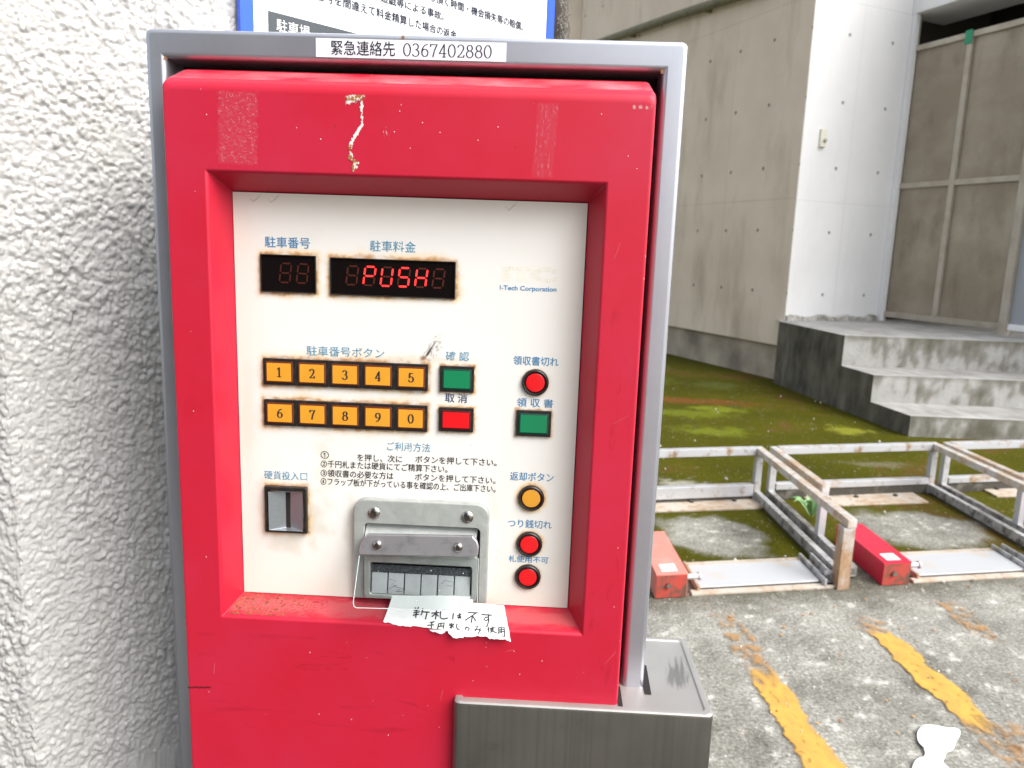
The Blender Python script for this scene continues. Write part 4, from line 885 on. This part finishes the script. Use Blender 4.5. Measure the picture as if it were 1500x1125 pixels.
r = bmesh.ops.extrude_face_region(bm, geom=bm.faces[:]); bmesh.ops.translate(bm, vec=-nq*.0004, verts=[v for v in r['geom'] if isinstance(v, bmesh.types.BMVert)])
bmesh.ops.recalc_face_normals(bm, faces=bm.faces)
nt_ = obj('handwritten_note', bm, 'paper', None, origin=NT(700, 300), smooth=.3)
tag(nt_, 'torn white paper note with black handwriting stuck under the banknote slot', 'note')
bm = nb(); tp = [(515, 395)]+[(515+(k+1)*15, 408+min(k, 14-k)*5+random.uniform(-8, 8)) for k in range(14)]+[(735, 400)]
quad(bm, [NT(x, y, .0001) for x, y in tp]); obj('torn_layer', bm, 'paper_torn', nt_, smooth=0)
HW = [[(358, 158), (368, 172)], [(398, 152), (386, 172)], [(350, 188), (406, 178)], [(345, 213), (408, 203)], [(340, 240), (400, 228)], [(380, 180), (368, 265)], [(372, 228), (344, 240)], [(445, 168), (432, 230), (424, 236)], [(432, 202), (517, 206)], [(494, 206), (475, 282)],
      [(545, 217), (624, 210)], [(597, 188), (586, 282)], [(585, 222), (548, 255)], [(592, 224), (618, 250)], [(642, 200), (638, 262), (650, 277), (680, 281), (716, 272)], [(782, 220), (776, 282)], [(828, 242), (868, 233)], [(830, 262), (866, 254)], [(852, 220), (850, 268), (838, 277), (834, 264), (868, 272)],
      [(945, 210), (1050, 214)], [(1034, 214), (980, 252), (912, 295)], [(992, 250), (978, 320)], [(1000, 255), (1026, 302)], [(1095, 232), (1202, 240)], [(1168, 232), (1172, 290), (1160, 335), (1146, 370)], [(1168, 262), (1135, 262), (1118, 285), (1140, 302), (1164, 285)],
      [(528, 322), (572, 312)], [(500, 352), (568, 345)], [(547, 320), (540, 390)], [(622, 332), (610, 390)], [(622, 334), (682, 324), (674, 384)], [(648, 330), (645, 362)], [(618, 364), (676, 358)], [(738, 352), (786, 345)], [(764, 328), (760, 384)], [(745, 378), (785, 335)], [(742, 335), (786, 372)], [(822, 335), (818, 372), (830, 394), (852, 392)],
      [(928, 368), (910, 400), (914, 378), (935, 370), (956, 384), (950, 402), (940, 406)], [(1025, 362), (1052, 355), (1022, 412), (1010, 402), (1056, 392), (1084, 408)], [(1078, 382), (1056, 440)], [(1172, 368), (1158, 396)], [(1168, 386), (1166, 426)], [(1184, 385), (1232, 375)], [(1190, 395), (1222, 392), (1218, 408), (1190, 412), (1190, 395)], [(1212, 368), (1204, 415), (1188, 430)], [(1198, 408), (1252, 433)],
      [(1276, 380), (1278, 420), (1268, 442)], [(1276, 378), (1336, 370), (1342, 440), (1335, 476), (1318, 462)], [(1306, 374), (1304, 432)], [(1280, 402), (1338, 394)], [(1280, 424), (1338, 418)]]
bm = nb()
for i, st_ in enumerate(HW):
    stroke(bm, st_, lambda c, i=i: NT(c[0], c[2], .0009+.00001*(i % 4)), 13.5 if st_[0][1] < 312 else 11.5)
obj('handwriting', bm, 'ink', nt_, smooth=0)

# ------------------------------------------------------------------ motorbike bays: guard frames and flap units
EX = Vector((math.cos(math.radians(14.7)), math.sin(math.radians(14.7)), 0)); EY = Vector((-.05, .99875, 0)); J = Vector((1.345, 3.275, 0)); PITCH = 1.082
def guard(i, label):
    O = J+EX*PITCH*(i-1); root = empty('bay_guard_frame', O, label, 'guard frame', 'steel guard frames round the motorbike bays')
    def bar(name, x0, x1, y0, y1, z0, z1, mat, bev=.003):
        b = nb(); box(b, x0, x1, y0, y1, z0, z1, bev, 2, 0, frame_T(O, EX, EY)); return obj(name, b, mat, root)
    a, b = .024, PITCH-.024; w = .042
    bar('upper_rail', a+w, b-w, -.02, .022, .252, .292, 'steel'); bar('lower_rail', a+w, b-w, -.018, .020, .062, .092, 'steel')
    bar('lower_lip', a+w, b-w, -.026, -.019, .03 if i == 0 else .058, .092, 'steel'); bar('grime_strip', a+w, b-w, -.018, -.010, .0, .061, 'grimy')
    bar('upper_side_rail', a, a+w*.9, -.66, .022, .254, .288, 'rust_streak', .002); bar('upper_side_rail', b-w*.95, b, -1.09, .022, .256, .290, 'rust_streak', .002)
    bar('lower_side_rail', a, a+w*.7, -1.0, .02, .010, .054, 'dirty', .002); bar('lower_side_rail', b-w*.7, b, -1.05, .02, .010, .054, 'dirty', .002)
    bar('post', a, a+w*.9, -.02, .022, .0, .2525, 'steel'); bar('post', b-w*.9, b, -.02, .022, .0, .2545, 'steel')
    bar('post', a+.002, a+w-.004, -.66, -.62, .0, .2525, 'steel'); bar('post', b-w-.012, b-.001, -1.088, -1.03, .0, .2545, 'rusty')
    bar('grime_strip', b-w*.7+.0, b+.022, -1.0, -.03, .0, .012, 'grimy'); bar('grime_strip', a+.002, a+w*1.1, -.9, -.03, .0, .011, 'grimy')
guard(0, 'steel bay guard frame partly hidden behind the payment machine'); guard(1, 'middle steel bay guard frame, with the bright red box inside it'); guard(2, 'right steel bay guard frame running out of the picture')
bE = Vector((math.cos(math.radians(13)), math.sin(math.radians(13)), 0)); bF = Vector((-.055, .9985, 0))
def flap_unit(ox, oy, paint, label):
    O = Vector((ox, oy, 0)); root = empty('flap_lock', O, label, 'flap lock', 'flap locks in the motorbike bays'); T = frame_T(O, bE, bF)
    def part(name, mat, *bs, par=root, lab=None):
        b = nb()
        for q in bs: box(b, *q, .003, 2, 0, T)
        return obj(name, b, mat, par, label=lab)
    mh = part('motor_box', paint, (0, .128, -.002, .43, .002, .098))
    b = nb(); box(b, .003, .125, -.0045, -.0022, .004, .092, 0, 2, 0, T); obj('end_plate', b, 'boxgrime', mh)
    b = nb(); box(b, .028, .090, .02, .085, .0982, .0990, 0, 2, 0, T); obj('sticker', b, 'label_white', mh)
    b = nb(); tube(b, [T((.05, -.004, .054)), T((.05, -.016, .054))], .010, 6); obj('bolt', b, 'screw', mh)
    b = nb(); tube(b, [T((.128, .03, .068)), T((.182, .03, .068))], .011, 10); tube(b, [T((.178, .03, .068)), T((.186, .03, .068))], .016, 10); obj('shaft', b, 'steel', root)
    part('flap_plate', 'flap', (.190, .700, .035, .235, .014, .022)); part('front_lip', 'beige', (.150, .80, .0, .034, .0, .012)); part('rear_lip', 'beige', (.185, .735, .236, .272, .004, .02))
    part('side_channel', 'dirty', (.705, .716, -.0, .27, .004, .040), (.716, .757, .01, .26, .004, .012), (.757, .768, .01, .27, .004, .040))
    part('side_lip', 'rusty', (.176, .189, .02, .26, .004, .03))
    b = nb(); tube(b, [T((.722, .04, .05)), T((.81, .04, .05))], .010, 10); obj('shaft', b, 'steel', root)
    bp_ = part('rear_plate', 'beige', (.12, .80, .92, 1.11, .0, .012))
    b = nb()
    for x in (.2, .42, .66): tube(b, [T((x, 1.03, .012)), T((x, 1.03, .022))], .012, 6)
    obj('bolt', b, 'grimy', bp_)
flap_unit(.588, 2.014, 'boxred2', 'flap lock with a faded salmon red motor box beside the payment machine')
flap_unit(1.520, 2.232, 'boxred', 'flap lock with a bright red motor box behind the middle post')
flap_unit(2.64, 2.55, 'boxred', 'flap lock at the right picture edge, only its rear plate in view')

# weed, litter, pebbles
bm = nb(); base = Vector((1.50, 2.98, .0))
for k in range(16):
    a = random.uniform(0, 6.28); l = random.uniform(.05, .11); w = l*.30; d0 = Vector((math.cos(a), math.sin(a), 0)); s0 = Vector((-d0.y, d0.x, 0)); R = []
    for j in range(6):
        tt = j/5; wd = w*math.sin(math.pi*(.08+.9*tt)); c = base+d0*(l*tt+.008)+Zv*(.02+.075*math.sin(tt*2.1)+k*.002); R.append([c-s0*wd/2, c+Zv*.004*-1, c+s0*wd/2])
    rings(bm, R, False)
tag(obj('weed', bm, 'leaf'), 'small green weed growing beside the middle guard frame', 'weed')
def scatter(name, n, area, size, cols, label, cat, flat=True, seed=1):
    rs = np.random.RandomState(seed); vs = []; fs = []; cs = []
    for k in range(n):
        x = rs.uniform(area[0], area[1]); y = rs.uniform(area[2], area[3]); y0 = y
        s = rs.uniform(*size); c = cols[rs.randint(len(cols))]; a0 = rs.uniform(0, 6.28); i0 = len(vs); m = 6
        tilt = rs.uniform(-.5, .5); z0 = .006+(.5*s if not flat else .1*s)
        for j in range(m):
            a = a0+2*math.pi*j/m; r = s*(1 if j % 3 == 0 else rs.uniform(.45, .75)); vs.append((x+r*math.cos(a), y+r*math.sin(a), z0+r*math.cos(a)*tilt*.4)); cs.append((*c, 1))
        vs.append((x, y, z0+(.9*s if not flat else .25*s))); cs.append((*c, 1)); vs.append((x, y, .001)); cs.append((*c, 1))
        for j in range(m): fs.append((i0+j, i0+(j+1) % m, i0+m)); fs.append((i0+(j+1) % m, i0+j, i0+m+1))
    me = bpy.data.meshes.new(name); me.from_pydata(vs, [], fs); at = me.color_attributes.new('col', 'FLOAT_COLOR', 'POINT'); at.data.foreach_set('color', np.array(cs, np.float32).ravel())
    me.materials.append(MAT['litter']); o = bpy.data.objects.new(name, me); COL.objects.link(o); tag(o, label, cat, kind='stuff')
scatter('leaf_litter', 60, (.6, 2.1, .95, 2.3), (.003, .008), [(.50, .22, .06), (.42, .16, .04), (.55, .30, .10)], 'scattered orange brown bits of leaf on the grey ground', 'leaf litter', True, 3)
scatter('pebbles', 70, (.5, 3.4, 2.2, 6.6), (.003, .013), [(.40, .385, .34), (.28, .27, .22), (.55, .53, .48)], 'pale pebbles and bits scattered over the mossy ground', 'pebbles', False, 9)
scatter('pebbles', 160, (.55, 2.3, .95, 2.4), (.002, .005), [(.62, .60, .55), (.50, .48, .44), (.25, .24, .21)], 'pale grit scattered over the grey parking ground', 'grit', False, 19)

# unseen dark block added behind the viewer's left shoulder to darken reflections
bm = nb(); box(bm, -2.4, .15, -3.6, -3.2, 0, 4.5)
tag(obj('reflection_block', bm, 'dark_block', smooth=0), 'unseen dark block added behind the viewer to darken reflections in the payment machine', 'building')
